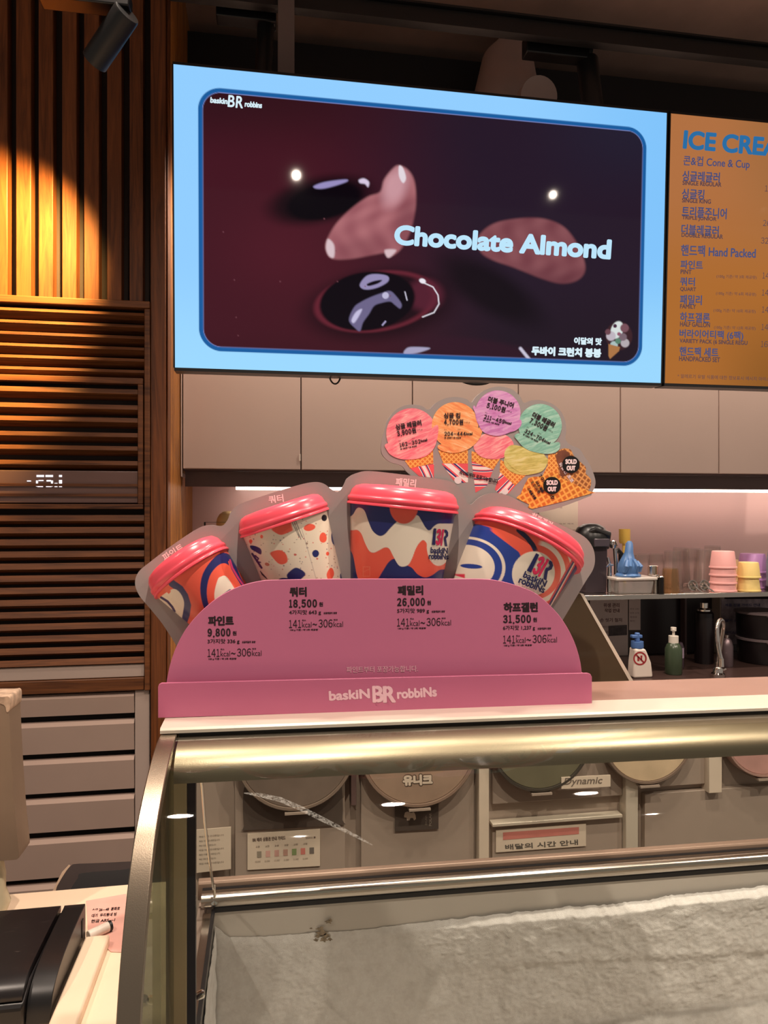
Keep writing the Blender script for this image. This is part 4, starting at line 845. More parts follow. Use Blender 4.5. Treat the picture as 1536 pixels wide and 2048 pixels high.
for nm_, path in (('glass_smear', [(488, 1586, 1), (520, 1590, 4), (560, 1599, 5), (600, 1616, 5), (640, 1636, 5), (680, 1656, 4), (715, 1674, 3), (745, 1690, 1)]),):
    b = MB(); vs = []
    for i, (u, v, h) in enumerate(path):
        a_, c_ = path[max(0, i - 1)], path[min(len(path) - 1, i + 1)]; dx, dy = c_[0] - a_[0], c_[1] - a_[1]; L_ = math.hypot(dx, dy)
        vs += [on_glass(u - dy / L_ * h, v + dx / L_ * h), on_glass(u + dy / L_ * h, v - dx / L_ * h)]
    b.add(vs, [(2 * i, 2 * i + 1, 2 * i + 3, 2 * i + 2) for i in range(len(path) - 1)]); b.build(nm_, k.m, case)
# end posts
for x, s_ in ((-.1155, 1), (X1 - .024, -1)):
    MB().box(x, x + .0205, .878, .893, .822, zd(1.2315, x)).build('post', M['post'], case, bevel=.001)
    MB().box(x + .021, x + .0305, .880, .892, .822, zd(1.2315, x)).build('post_gasket', M['gasket_blue'], case)
MB().box(-.1188, -.1158, .876, .888, .822, zd(1.2315, -.117)).build('post_gasket', M['gasket'], case)
b = MB()
for (u, v, Y) in ((400, 1990, .90), (283, 2003, .70)):
    p = P(u, v, Y)
    b.lathe([(0, -.004), (.0045, -.004), (.005, 0), (.005, .004), (.003, .006), (0, .006)], p, Matrix.Rotation(math.radians(70), 4, 'Y'), 14)
b.build('bolt', M['chrome'], case)
# shell, well and sill
b = MB()
b.box(X0, X1, .566, .590, .02, .895); b.box(X0, X0 + .012, .590, 1.30, .02, .805); b.box(X1 - .012, X1, .590, 1.30, .02, .805); b.box(X0, X1, 1.29, 1.302, .02, .80); b.box(X0 + .03, X1 - .03, .62, 1.27, 0, .05)
b.build('body', M['white_metal'], case)
XL = -.0907
b = MB()
b.box(XL, X1 - .03, 1.25, 1.262, .5, .798); b.box(XL - .012, XL, .60, 1.262, .5, .812); b.box(X1 - .03, X1 - .018, .60, 1.262, .5, .80); b.box(XL, X1 - .03, .592, .604, .5, .885); b.box(XL - .012, X1 - .018, .60, 1.262, .488, .5)
b.slab([(XL, 1.25, .798), (XL, 1.25, zd(.8134, XL)), (X1 - .03, 1.25, zd(.8134, X1)), (X1 - .03, 1.25, .798)], (0, .012, 0))
b.build('well_liner', M['liner'], case)
ex([(1.2475, .8134), (1.262, .8134), (1.262, .8215), (1.2475, .8215)], XL, X1 - .02).build('sill_gasket', M['gasket'], case)
rail = [(1.252 + .0115 * math.cos(a), .8335 + .0115 * math.sin(a)) for a in np.linspace(math.radians(290), math.radians(60), 20)]
ex(rail + [(1.266, .8435), (1.266, .8215)], XL - .02, X1 - .02).build('sill_rail', M['steel'], case)
ex([(1.2665, .8395), (1.2735, .8395), (1.2735, .8440), (1.2665, .8440)], XL - .02, X1 - .02).build('sill_groove', M['gasket'], case)
ex([(1.274, .850), (1.277, .854), (1.286, .856), (1.286, .822), (1.274, .822)], X0, X1).build('sill_ledge', mat('ledge_metal', (150, 126, 112), .35, .3), case, bevel=.0015)
MB().box(X0 + .012, XL - .002, .60, 1.25, .806, .8125).build('side_sill', M['steel'], case)
MB().box(XL - .003, XL + .0025, .605, 1.247, .8128, .820).build('side_gasket', M['gasket'], case)
b = MB(); pj = P(429, 1803, 1.245); b.lathe([(0, -.002), (.006, -.002), (.007, 0), (.006, .004), (0, .005)], pj, Matrix.Rotation(math.radians(60), 4, 'X'), 14); b.tube([pj, pj + Vector((0, 0, .03))], .002, 8); b.tube([P(418, 1802, 1.245), P(440, 1801, 1.245)], .003, 8)
b.build('corner_fastener', M['chrome'], case)
MB().tube([P(400, 1540, 1.0), P(404, 1572, 1.02), P(409, 1640, 1.06), P(419, 1720, 1.15), P(427, 1778, 1.243)], .0022, 8).build('side_wire', M['steel'], case)
# frost on the well walls
from mathutils import noise as mn
def nz3(x, y, z, o=4): return mn.fractal(Vector((x, y, z)), .9, 2.1, o)
tops = [(425, 1850), (437, 1858), (459, 1878), (530, 1875), (623, 1868), (707, 1864), (795, 1853), (900, 1840), (965, 1832), (1064, 1821), (1153, 1812), (1222, 1808), (1307, 1798), (1371, 1787), (1456, 1780), (1536, 1770), (1600, 1764), (1680, 1760), (1900, 1750)]
tp = [P(u, v, 1.245) for u, v in tops]; tX = [p.x for p in tp]; tZ = [p.z for p in tp]
ridge = [P(u, v, 1.24) for u, v in ((1100, 1921), (1234, 1915), (1400, 1907), (1536, 1899), (1700, 1890))]
nx_, nz_ = 420, 120; vs = []; fs = []
xa_, xb_ = XL + .002, X1 - .032
for j in range(nz_ + 1):
    for i in range(nx_ + 1):
        x = xa_ + (xb_ - xa_) * i / nx_; zt_ = float(np.interp(x, tX, tZ)); amt = min(1, max(0, (x - .18) / .35))
        zt_ += nz3(x * 30, 3, 0) * (.0015 + .004 * amt) + nz3(x * 120, 5, 0) * .0012
        z = zt_ + (.5 - zt_) * (j / nz_) ** 1.15; dep = zt_ - z
        d = .0012 + min(1, dep / .012) * (.002 + .012 * amt) + min(1, dep / .03) * (nz3(x * 9, z * 9, 1) * .004 * (.15 + amt) + nz3(x * 40, z * 40, 2) * .0014 * (.5 + amt) + nz3(x * 170, z * 170, 7, 2) * .0011)
        if x > .25: d += .004 * (1 / (1 + math.exp(-(z - float(np.interp(x, [r.x for r in ridge], [r.z for r in ridge])) - nz3(x * 14, 0, 3) * .004) / .0025))) * min(1, (x - .25) / .2)
        d += max(0, (.56 - z)) * .6
        vs.append((x, 1.2497 - max(.0004, d), z))
for j in range(nz_):
    for i in range(nx_): q_ = j * (nx_ + 1) + i; fs.append((q_, q_ + 1, q_ + nx_ + 2, q_ + nx_ + 1))
o = MB().add(vs, fs).build('frost', M['frost'], case, angle=180); o['kind'] = 'stuff'
vs = []; fs = []; n1_, n2_ = 150, 50
for j in range(n2_ + 1):
    for i in range(n1_ + 1):
        y = .61 + (1.243 - .61) * i / n1_; zt_ = .795 + nz3(y * 25, 9, 0) * .004; z = zt_ + (.5 - zt_) * j / n2_
        vs.append((XL + .001 + max(.0003, .0035 + nz3(y * 30, z * 30, 4) * .003), y, z))
for j in range(n2_):
    for i in range(n1_): q_ = j * (n1_ + 1) + i; fs.append((q_, q_ + 1, q_ + n1_ + 2, q_ + n1_ + 1))
o = MB().add(vs, fs).build('side_frost', M['frost'], case, angle=180); o['kind'] = 'stuff'
# dirt mark on the liner
b = MB()
for cx_, cy_, r_ in ((645, 1866, 9), (640, 1858, 6), (652, 1872, 7), (636, 1872, 5), (657, 1844, 5), (660, 1840, 3), (622, 1857, 2), (648, 1880, 6), (632, 1880, 4), (660, 1879, 4)):
    pts = [P(cx_ + r_ * (1 + .45 * math.sin(q_ * 5 + cx_)) * math.cos(q_) * 1.15, cy_ + r_ * .62 * (1 + .4 * math.cos(q_ * 4 + cy_)) * math.sin(q_), 1.2462) for q_ in np.linspace(0, 2 * math.pi, 20, endpoint=False)]
    b.slab(pts, (0, .0005 + .0001 * len(b.v) / 40, 0))
b.build('dirt_mark', mat('brown_dirt', (140, 124, 104), .8, var=.4, vscale=150), case)
# tinted guard panel at the back of the case
gp = P(1200, 1362, 1.02).z
b = MB(); b.slab([P(1100, 1186, 1.02), P(1164, 1188, 1.02), P(1264, 1366, 1.02), P(1100, 1372, 1.02)], (0, .004, 0))
k_ = clear('tinted_acrylic', (150, 128, 96), .5, .08, .42, (112, 96, 76)); b.build('guard_panel', k_, case)
b = MB(); b.slab([P(1160, 1186, 1.0195), P(1167, 1188, 1.0195), P(1269, 1366, 1.0195), P(1261, 1366, 1.0195)], (0, .005, 0)); b.build('guard_edge', M['alu_light'], case)
b = MB(); b.box(P(1100, 1372, 1.02).x, P(1269, 1366, 1.02).x, .984, 1.03, zd(1.232, .3), zd(1.2365, .3)); b.build('guard_bracket', M['steel'], case)
# ================================================================ LEFT COUNTER AND THINGS ON IT
ZC = .85
M['counter'] = mat('cream_counter', (238, 214, 186), .4, var=.02)
ct = thing('cash_counter', 'cream cash counter left of the ice cream case with a raised strip', 'counter', (-.7, .8, 0))
MB().box(-1.6, -.1225, .25, 1.296, ZC - .03, ZC).build('counter_top', M['counter'], ct, bevel=.002)
MB().box(-1.58, -.13, .28, 1.28, 0, ZC - .0305).build('counter_body', M['white_metal'], ct)
MB().box(-.268, -.233, .25, 1.12, ZC + .0003, ZC + .016).build('raised_strip', M['counter'], ct, bevel=.003)
# printer
pr = thing('receipt_printer', 'low black printer with a scratched lid on the cream counter, bottom left', 'printer', (-.5, 1.03, ZC))
k = NT('scratched_black'); k.set(Roughness=.3, Specular_IOR_Level=.5)
sc_ = k.noise(k.coords((30, 260, 30), (0, 0, .6)), 1.2, 2, .5, .4)
k.l(k.ramp(sc_, [(.69, lin((26, 22, 23))), (.73, lin((60, 52, 50)))]), k.b.inputs['Base Color']); M['scratched'] = k.m
xr_ = -.2715
def side(prof, x0, x1): return MB().extrude_x(prof, x0, x1, 0)
body = curve([(1.135, ZC + .001), (1.135, ZC + .052), (1.125, ZC + .056), (1.06, ZC + .055), (1.0, ZC + .047), (.968, ZC + .030), (.958, ZC + .001)], 5, False)
side(body, xr_ - .030, xr_).build('side_cheek', M['black'], pr, bevel=.002)
side([(1.13, ZC + .001), (1.13, ZC + .050), (.985, ZC + .044), (.955, ZC + .030), (.952, ZC + .001)], -.9, xr_ - .0305).build('casing', M['black'], pr, bevel=.003)
side(curve([(1.128, ZC + .0515), (1.128, ZC + .058), (1.12, ZC + .061), (1.05, ZC + .060), (.985, ZC + .056), (.962, ZC + .046), (.957, ZC + .034), (.968, ZC + .0335), (.985, ZC + .0465)], 3, False), -.9, xr_ - .033).build('lid', M['scratched'], pr)
side([(.9545, ZC + .026), (.9565, ZC + .030), (.9495, ZC + .030), (.9495, ZC + .026)], -.9, xr_ - .033).build('front_slot', M['void'], pr)
MB().box(xr_ - .0002, xr_ + .0012, 1.112, 1.120, ZC + .018, ZC + .043).build('side_button', M['gasket'], pr)
# memo, marker
mm = thing('memo_note', 'pink memo paper with handwritten lines on the cream counter beside the case', 'paper note', PZ(215, 1840, ZC))
q = [PZ(u, v, ZC + .0006) for u, v in ((172, 1802), (252, 1788), (262, 1905), (222, 1904), (176, 1862))]
MB().slab(q, (0, 0, .0004)).build('paper', mat('pink_paper', (226, 172, 158), .7, var=.08, vscale=20), mm)
tx = TX(lambda u, v: PZ(u, v, ZC + .0013)); 
for i, (s_, w_) in enumerate((('ᄉᄆ 26—48  꾱화호', 56), ('대기  우리동네 빙', 50), ('현금 ARS—1', 48))): tx.t(s_, 183 - i * 1, 1817 + i * 11, w_, 7, -4, .25, .3)
tx.build('handwriting', mat('pen_ink', (60, 40, 48), .7), mm)
b = MB(); a_, c_ = PZ(176, 1872, ZC + .008), PZ(217, 1853, ZC + .008); b.tube([a_, c_], .0075, 14)
mk = thing('marker_pen', 'white marker pen with a black cap end lying beside the pink memo', 'pen', (a_ + c_) / 2 - Vector((0, 0, .0075)))
b.build('barrel', mat('white_plastic', (232, 222, 208), .35), mk, bevel=.001)
dd_ = (c_ - a_).normalized(); MB().tube([c_, c_ + dd_ * .004], .0077, 14).build('cap', M['black'], mk)
# pale box at the left edge
Yp_ = 1.17
bx = thing('pale_box', 'pale beige box with a worn top corner standing at the left edge', 'box', PZ(-40, 1900, ZC))
b = MB(); out = curve([(-120, 1396), (4, 1397), (14, 1398), (17, 1406), (19, 1440), (24, 1540), (31, 1640), (38, 1706), (36, 1717), (26, 1720), (-10, 1722), (-120, 1726)], 3, False)
b.slab([P(u, v, Yp_) for u, v in out], (0, .05, 0)); b.build('wrapped_case', mat('beige_wrap', (128, 108, 90), .55, var=.12, vscale=6), bx, bevel=.004)
b = MB(); b.slab([P(u, v, Yp_ - .001) for u, v in curve([(-60, 1396), (4, 1394), (16, 1393), (20, 1400), (19, 1420), (13, 1424), (8, 1410), (-20, 1404), (-60, 1408)], 3)], (0, .053, 0)); b.build('torn_top_edge', mat('torn_paper', (176, 150, 128), .8, var=.35, vscale=70), bx)
b = MB(); b.tube([P(-14, 1722, Yp_ + .02), P(4, 1745, Yp_ + .02), P(-2, 1775, Yp_ + .02), P(4, 1800, Yp_ + .02), P(-10, 1825, Yp_ + .02), Vector((P(-10, 1835, Yp_ + .02).x, Yp_ + .02, ZC + .004))], [.016, .006, .010, .013, .016, .018], 12); b.build('twisted_wrap', mat('clear_wrap', (214, 202, 170), .25), bx)
# waste bin behind the counter
Yn = 1.45
bn = thing('waste_bin', 'dark grey bin with a hand slot behind the cream counter', 'bin', (PZ(220, 1760, .71).x, PZ(220, 1760, .71).y, 0))
ZL = .715
q = [PZ(u, v, ZL) for u, v in curve([(106, 1800), (114, 1772), (130, 1744), (141, 1731), (152, 1727), (200, 1725), (320, 1719)], 4, False) + [(325, 1800)]]
b = MB(); b.slab(q, (0, 0, -.05)); b.build('bin_lid', mat('dark_grey_plastic', (44, 38, 38), .35), bn, bevel=.006, seg=3)
xs_ = [p.x for p in q]; ys_ = [p.y for p in q]
MB().box(min(xs_) + .03, max(xs_) - .02, min(ys_) + .02, max(ys_) - .02, .001, ZL - .051).build('bin_body', mat('bin_body_grey', (70, 62, 60), .5), bn, bevel=.004)
b = MB(); b.slab([PZ(u, v, ZL + .0015) for u, v in curve([(148, 1796), (156, 1756), (166, 1746), (240, 1740), (312, 1735), (312, 1790)], 3)], (0, 0, -.001)); b.build('hand_slot', M['void'], bn)
b = MB(); b.slab([PZ(u, v, ZL - .002) for u, v in ((96, 1800), (124, 1744), (138, 1729), (141, 1731), (114, 1772), (106, 1800))], (0, 0, -.04)); b.build('pale_edge', mat('bin_edge', (150, 128, 108), .5), bn)
# ================================================================ BACK COUNTER
YF, ZB = 1.94, .97
M['panel'] = mat('greige_panel', (168, 152, 140), .4, var=.04)
M['counter_dark'] = mat('dark_worktop', (62, 46, 42), .3)
M['ivory'] = mat('ivory_card', (220, 204, 186), .6)
bk = thing('back_counter', 'long back counter with dark top and greige fronts behind the ice cream case', 'counter', (1.2, 2.24, 0))
MB().box(XE + .01, 3.2, YF - .003, YB - .002, ZB - .03, ZB).build('worktop', M['counter_dark'], bk, bevel=.002)
MB().box(XE + .01, 3.2, YF + .02, YB - .002, 0, ZB - .0305).build('carcass', M['panel'], bk)
def fx(u): return P(u, 1640, YF).x
def fz(v, u=900): return P(u, v, YF).z
def pan(b, u0, u1, v0, v1, th, y=None):
    y = YF if y is None else y
    q = [P(u0, v0, y), P(u1, v0, y), P(u1, v1, y), P(u0, v1, y)]; x0, x1 = (q[0].x + q[3].x) / 2, (q[1].x + q[2].x) / 2
    return b.box(x0, x1, y, y + th, fz(v1, (u0 + u1) / 2), fz(v0, (u0 + u1) / 2))
for u0, u1, v0, v1 in ((470, 690, 1400, 2100), (722, 948, 1400, 2100), (985, 1245, 1400, 1600), (985, 1245, 1642, 2100), (1290, 1700, 1574, 2100), (1290, 1410, 1400, 1572)):
    b = MB(); pan(b, u0, u1, v0, v1, .0195); b.build('front_panel', M['panel'], bk, bevel=.002)
for u0, u1, v1, m_ in ((702, 713, 1605, 'cabinet_dark'), (958, 978, 2000, 'ivory'), (1252, 1276, 2000, 'alu_light'), (1418, 1444, 1580, 'ivory')):
    b = MB(); pan(b, u0, u1, 1400, v1, .0395, YF - .02); b.build('divider', M[m_], bk, bevel=.001)
b = MB(); pan(b, 985, 1245, 1634, 1640, .03, YF - .015); b.build('drawer_lip', M['alu_light'], bk, bevel=.001)
for u_, v_ in ((592, 1621), (838, 1614), (1081, 1583), (1296, 1568), (1530, 1554)):
    p_ = P(u_, v_, YF - .031); MB().box(p_.x - .03, p_.x + .03, YF - .044, YF + .0195, p_.z - .006, p_.z - .0003).build('lid_ledge', M['panel'], bk)
# round tub lids stood against the fronts
def round_lid(uc, vc, r, col, rimcol, label, txt=None):
    Y = YF - .031; p = P(uc, vc, Y); R = r * mpp(uc, Y); t = thing('round_tub_lid', label, 'tub lid', (p.x, Y, p.z - R), 'round lids stored behind the case')
    Mx = Matrix.Rotation(math.pi / 2, 4, 'X')
    MB().lathe([(0, .006), (R * .93, .006), (R * .94, .004)], p, Mx, 56).build('lid_face', mat('lid_print', col, .45, var=.12, vscale=14), t)
    MB().lathe([(R * .94, -.021), (R, -.021), (R, .007), (R * .985, .010), (R * .945, .010), (R * .94, .004)], p, Mx, 56).build('lid_rim', mat('lid_rim_plastic', rimcol, .3), t)
    if txt:
        tx = TX(plane_y(Y - .0066)); tx.t(txt, uc - 33, vc + 58, 60, 22, -2, 1.6); tx.build('lid_lettering', M['ivory'], t)
        tx = TX(plane_y(Y - .0063)); tx.t(txt, uc - 34, vc + 56, 62, 26, -2, 3.4); tx.build('lid_lettering_shadow', mat('lettering_shadow', (82, 66, 56), .6), t)
round_lid(592, 1500, 120, (120, 106, 96), (132, 116, 104), 'round brown lid above the dark sign, left behind the glass')
round_lid(838, 1492, 121, (160, 136, 118), (140, 118, 104), 'round beige lid with Korean lettering behind the case glass', '유니크')
round_lid(1081, 1474, 108, (108, 104, 84), (70, 66, 60), 'round dark green lid behind the small white name label')
round_lid(1296, 1467, 100, (216, 192, 160), (128, 110, 98), 'round cream lid behind the glass right of the white name label')
round_lid(1530, 1460, 93, (196, 150, 142), (170, 136, 126), 'round pinkish lid behind the glass at the right edge')
def card(name, label, cat, pts, m, Y=YF - .004, th=.0025):
    t = thing(name, label, cat, P(*pts[-1], Y)); b = MB(); b.slab([P(u, v, Y) for u, v in pts], (0, th, 0)); b.build('card', m, t); return t
t = card('price_card', 'ivory card with a row of small pictures behind the glass, left', 'card', [(495, 1668), (640, 1658), (640, 1732), (495, 1740)], M['ivory'])
tx = TX(plane_y(YF - .0046)); tx.t('BR 배라 상품권 안내 가이드', 505, 1676, 66, 8, -4, .3); tx.t('2024.01 ■', 611, 1674, 20, 4, -4, .1)
for i in range(6): tx.t('10,000', 510 + i * 19, 1722 - i * 1.2, 11, 3.5, -4, .1); tx.t('교환', 511 + i * 19, 1692 - i * 1.2, 9, 4, -4, .1)
tx.build('card_lettering', mat('brown_ink', (110, 92, 82), .7), t)
for i, cc in enumerate(((150, 140, 126), (216, 170, 160), (206, 160, 150), (190, 150, 136), (140, 160, 110), (214, 130, 120), (120, 112, 106))):
    tx = TX(plane_y(YF - .0046)); u = 514 + i * 17.5; v = 1703 - i * 1.3; tx.poly([(u, v), (u + 9, v - .6), (u + 9, v + 12), (u, v + 12.6)]); tx.build('card_picture', mat('card_print', cc, .6), t)
t = card('red_striped_notice', 'ivory notice with a red stripe behind the glass, below the drawer lip', 'notice', [(992, 1660), (1172, 1647), (1172, 1692), (992, 1705)], M['ivory'])
tx = TX(plane_y(YF - .0046)); tx.poly([(1006, 1665), (1158, 1654), (1158, 1668), (1006, 1680)]); tx.build('red_stripe', mat('faded_red', (206, 128, 118), .6), t)
tx = TX(plane_y(YF - .0046)); tx.t('배달의 시간 안내', 1010, 1689, 146, 11, -4, .4); tx.build('notice_lettering', mat('grey_ink', (96, 90, 84), .7), t)
t = card('bear_sign', 'dark sign with a white bear under the beige round lid', 'sign', [(790, 1606), (877, 1602), (877, 1658), (790, 1663)], mat('dark_grey_card', (84, 74, 68), .5), YF - .006)
tx = TX(plane_y(YF - .0066)); tx.poly([(808, 1632), (810, 1625), (815, 1623), (822, 1626), (828, 1624), (831, 1630), (832, 1638), (828, 1641), (826, 1636), (821, 1636), (819, 1641), (814, 1641), (813, 1635), (809, 1635)]); tx.build('bear_mark', M['ivory'], t)
tx = TX(plane_y(YF - .0066)); tx.t('POLAR', 858, 1652, 26, 5, -90, .2); tx.t('BEAR', 850, 1650, 20, 4, -90, .1); tx.build('sign_lettering', mat('pale_grey_ink', (150, 138, 126), .6), t)
t = card('blank_dark_sign', 'dark rounded sign below the round brown lid', 'sign', curve([(487, 1582), (500, 1576), (560, 1574), (672, 1570), (684, 1576), (685, 1640), (676, 1650), (500, 1660), (488, 1652)], 3), mat('dark_sign', (92, 82, 76), .3), YF - .006)
t = card('name_label', 'small white name label with grey script behind the case glass', 'label', [(1123, 1555), (1221, 1550), (1221, 1573), (1123, 1578)], M['ivory'], YF - .040, .003)
tx = TX(plane_y(YF - .0406)); tx.t('Dynamic', 1126, 1556, 76, 18, -2, .3, .25); tx.build('script_lettering', mat('script_grey', (120, 108, 98), .6), t)
t = card('left_notice', 'pale notice with printed lines beside the end post behind the glass', 'notice', [(392, 1660), (462, 1654), (462, 1738), (392, 1746)], M['ivory'])
tx = TX(plane_y(YF - .0046)); [tx.t('매장 이용 안내문입니다', 398, 1672 + i * 9, 50 - (i % 3) * 8, 4, -5, .1) for i in range(7)]; tx.build('notice_lettering', mat('grey_ink2', (120, 108, 98), .7), t)
# ================================================================ SHELF OVER THE SINK
YH = 2.16
ZS = P(1350, 1187.5, YH).z
sh = thing('counter_shelf', 'grey shelf over the sink carrying glasses and coloured cups', 'shelf', (1.6, 2.3, ZB))
xs0, xs1 = P(1130, 1190, YH).x, 2.6
MB().box(xs0, xs1, YH, 2.47, ZS - .016, ZS).build('shelf_board', M['steel'], sh, bevel=.001)
MB().box(xs0, xs1, 2.45, 2.47, ZB + .001, ZS - .0165).build('back_panel', mat('dark_back_panel', (44, 34, 36), .3), sh)
x_ = P(1440, 1250, 2.40).x; MB().box(x_, x_ + .018, 2.40, 2.449, ZB + .001, ZS - .0165).build('upright', M['panel'], sh)
x_ = P(1376, 1250, 2.40).x; MB().box(x_, x_ + .008, 2.42, 2.449, ZB + .001, ZS - .0165).build('upright', M['cabinet_dark'], sh)
MB().box(xs0, xs0 + .016, 2.2, 2.449, ZB + .001, ZS - .0165).build('upright', M['panel'], sh)
def poster(label, pts, Y, lines, m, inkc=(130, 100, 96), name='notice'):
    t = card(name, label, 'notice', pts, m, Y, .002); tx = TX(plane_y(Y - .0006))
    for l in lines: tx.t(*l)
    if lines: tx.build('notice_lettering', mat('notice_ink', inkc, .7), t)
    return t
pm = mat('dim_paper', (214, 196, 190), .6)
poster('white notice with red lines on the wall under the shelf, left part', [(1180, 1196), (1256, 1196), (1256, 1312), (1180, 1312)], 2.445, [('위생 관리', 1207, 1206, 32, 9, 0, .3), ('작업 안내', 1209, 1217, 30, 8, 0, .3), ('손 씻기 철저', 1200, 1236, 44, 8, 0, .2), ('개인위생 관리 철저', 1204, 1252, 46, 4, 0, .1), ('냉장 보관', 1210, 1262, 30, 4, 0, .1)], pm)
poster('narrow white notice with a bear mark beside the dark panel under the shelf', [(1258, 1196), (1281, 1196), (1281, 1260), (1258, 1260)], 2.4435, [('주의 사항', 1260, 1216, 18, 4, 0, .1), ('안전 수칙', 1260, 1224, 18, 4, 0, .1), ('점검표', 1260, 1232, 14, 4, 0, .1), ('확인', 1260, 1240, 10, 4, 0, .1)], pm)
poster('dark photo card on the wall behind the white pump bottle', [(1218, 1252), (1254, 1250), (1254, 1270), (1218, 1272)], 2.442, [], mat('photo_dark', (74, 62, 64), .4, var=.4, vscale=60), name='photo_card')
poster('blue and white chart sheet on the wall behind the black pots', [(1443, 1198), (1536, 1198), (1600, 1198), (1600, 1288), (1443, 1288)], 2.397, [('제품 진열 가이드 안내', 1450, 1207, 70, 6, 0, .2), ('딸기 초코 바닐라', 1450, 1238, 60, 6, 0, .2), ('아이스크림 케이크', 1450, 1262, 56, 6, 0, .2)], mat('chart_sheet', (150, 136, 146), .5, var=.45, vscale=36), (70, 70, 110), name='chart_sheet')
poster('white paper on the pink wall between the waffle cutouts and the blender', [(1078, 1000), (1156, 1003), (1156, 1082), (1078, 1082)], YB - .004, [('안내', 1104, 1012, 20, 5, 0, .1), ('레시피 순서', 1118, 1058, 32, 4, 0, .1), ('음료 제조', 1118, 1046, 30, 3, 0, .1)], M['ivory'], name='recipe_sheet')
# helpers for things stood on the shelf or the worktop
def stand(uc, Y, z): p = P(uc, 1187, Y); return Vector((p.x, Y, z))
def on(name, label, cat, uc, Y, group=None, z=None): return thing(name, label, cat, stand(uc, Y, (ZS if z is None else z) + .0003), group)
def px(n, uc, Y): return n * mpp(uc, Y)
def turn(t, name, prof, m, n=32, Y=None, bevel=0, seg=None, off_=(0, 0, 0), M4=None): return MB().lathe(prof, Vector(t.location) + Vector(off_), M4, n).build(name, m, t, bevel=bevel)
CLR = clear('clear_plastic', (246, 243, 242), 1.3, .05, .07, (226, 214, 208)); CLR2 = clear('frosted_plastic', (240, 240, 238), .8, .15, .38, (206, 200, 196)); AMB = clear('amber_glass', (248, 238, 222), 1.1, .05, .05, (214, 176, 136))
# blender
Y = 2.26; t = on('blender_jug', 'grey see-through blender jug with a black domed lid beside the wall paper', 'blender', 1182, Y); k_ = px(1, 1182, Y)
z1 = 90 * k_
MB().lathe([(30 * k_, 0), (31 * k_, .004), (33 * k_, z1), (31.5 * k_, z1), (29 * k_, .006), (0, .006)], t.location, Matrix.Rotation(math.radians(45), 4, 'Z'), 4).build('jug', clear('smoky_jug', (120, 108, 116), .8, .08, .30, (110, 96, 104)), t, bevel=.004)
turn(t, 'lid', [(34 * k_, z1 + .0005), (35 * k_, z1 + 16 * k_), (33 * k_, z1 + 26 * k_), (27 * k_, z1 + 38 * k_), (16 * k_, z1 + 45 * k_), (0, z1 + 47 * k_)], M['black'], 36)
MB().tube([t.location + Vector((-32 * k_, -.01, z1 + 20 * k_)), t.location + Vector((-5 * k_, -.05, z1 + 34 * k_)), t.location + Vector((24 * k_, -.04, z1 + 26 * k_)), t.location + Vector((34 * k_, 0, z1 - 2 * k_))], [5 * k_, 6 * k_, 7 * k_, 5 * k_], 10).build('lid_handle', M['black'], t)
q_ = t.location; MB().box(q_.x - 10 * k_, q_.x + 22 * k_, q_.y - 36 * k_, q_.y - 31 * k_, q_.z + z1 + 2 * k_, q_.z + z1 + 17 * k_).build('lid_window', mat('smoky_window', (74, 66, 74), .2), t, bevel=.002)
# steel tongs / scoop stand
Y = 2.23; t = on('ice_tongs', 'chrome tongs with a round end standing behind the blue glove', 'tongs', 1238, Y); L = t.location
MB().tube([L + Vector((0, .02, .001)), L + Vector((0, .02, 60 * k_)), L + Vector((-3 * k_, .02, 86 * k_))], [5 * k_, 5 * k_, 4 * k_], 12).build('arm', M['chrome'], t)
MB().lathe([(0, -9 * k_), (6 * k_, -7 * k_), (9 * k_, 0), (6 * k_, 7 * k_), (0, 9 * k_)], L + Vector((-6 * k_, .02, 94 * k_)), None, 20).build('round_end', M['chrome'], t)
MB().tube([L + Vector((2 * k_, .02, 84 * k_)), L + Vector((12 * k_, .025, 76 * k_)), L + Vector((14 * k_, .03, 40 * k_))], 5 * k_, 10).build('black_grip', M['black'], t)
t = on('chrome_whisk', 'small chrome frother beside the blender jug', 'frother', 1219, Y); L = t.location
MB().tube([L + Vector((0, 0, .001)), L + Vector((0, 0, 56 * k_)), L + Vector((-4 * k_, 0, 70 * k_))], [5 * k_, 4 * k_, 2 * k_], 12).build('body', M['chrome'], t)
MB().tube([L + Vector((-10 * k_, -.004, 50 * k_)), L + Vector((-4 * k_, -.006, 56 * k_)), L + Vector((6 * k_, -.004, 54 * k_))], 2.5 * k_, 8).build('clip', M['chrome'], t)
# clear box with lid
Y = 2.20; t = on('lidded_food_box', 'clear plastic food box with a flat lid under the blue glove', 'food box', 1262, Y); L = t.location; k_ = px(1, 1262, Y); h = 27 * k_
def rbox(x0, x1, y0, y1, z0, z1, tp=1.): 
    b = MB(); cx_, cy_ = (x0 + x1) / 2, (y0 + y1) / 2
    return b.add([(cx_ + (x - cx_) * s, cy_ + (y - cy_) * s, z) for z, s in ((z0, tp), (z1, 1.)) for x, y in ((x0, y0), (x1, y0), (x1, y1), (x0, y1))], [(0, 3, 2, 1), (4, 5, 6, 7), (0, 1, 5, 4), (1, 2, 6, 5), (2, 3, 7, 6), (3, 0, 4, 7)])
rbox(L.x - 39 * k_, L.x + 39 * k_, L.y - .035, L.y + .06, L.z, L.z + h, .9).build('box', CLR2, t, bevel=.006, seg=3)
rbox(L.x - 44 * k_, L.x + 44 * k_, L.y - .041, L.y + .066, L.z + h + .0003, L.z + h + 6 * k_).build('lid', mat('milky_lid', (206, 196, 188), .25), t, bevel=.003)
zbx = L.z + h + 6 * k_
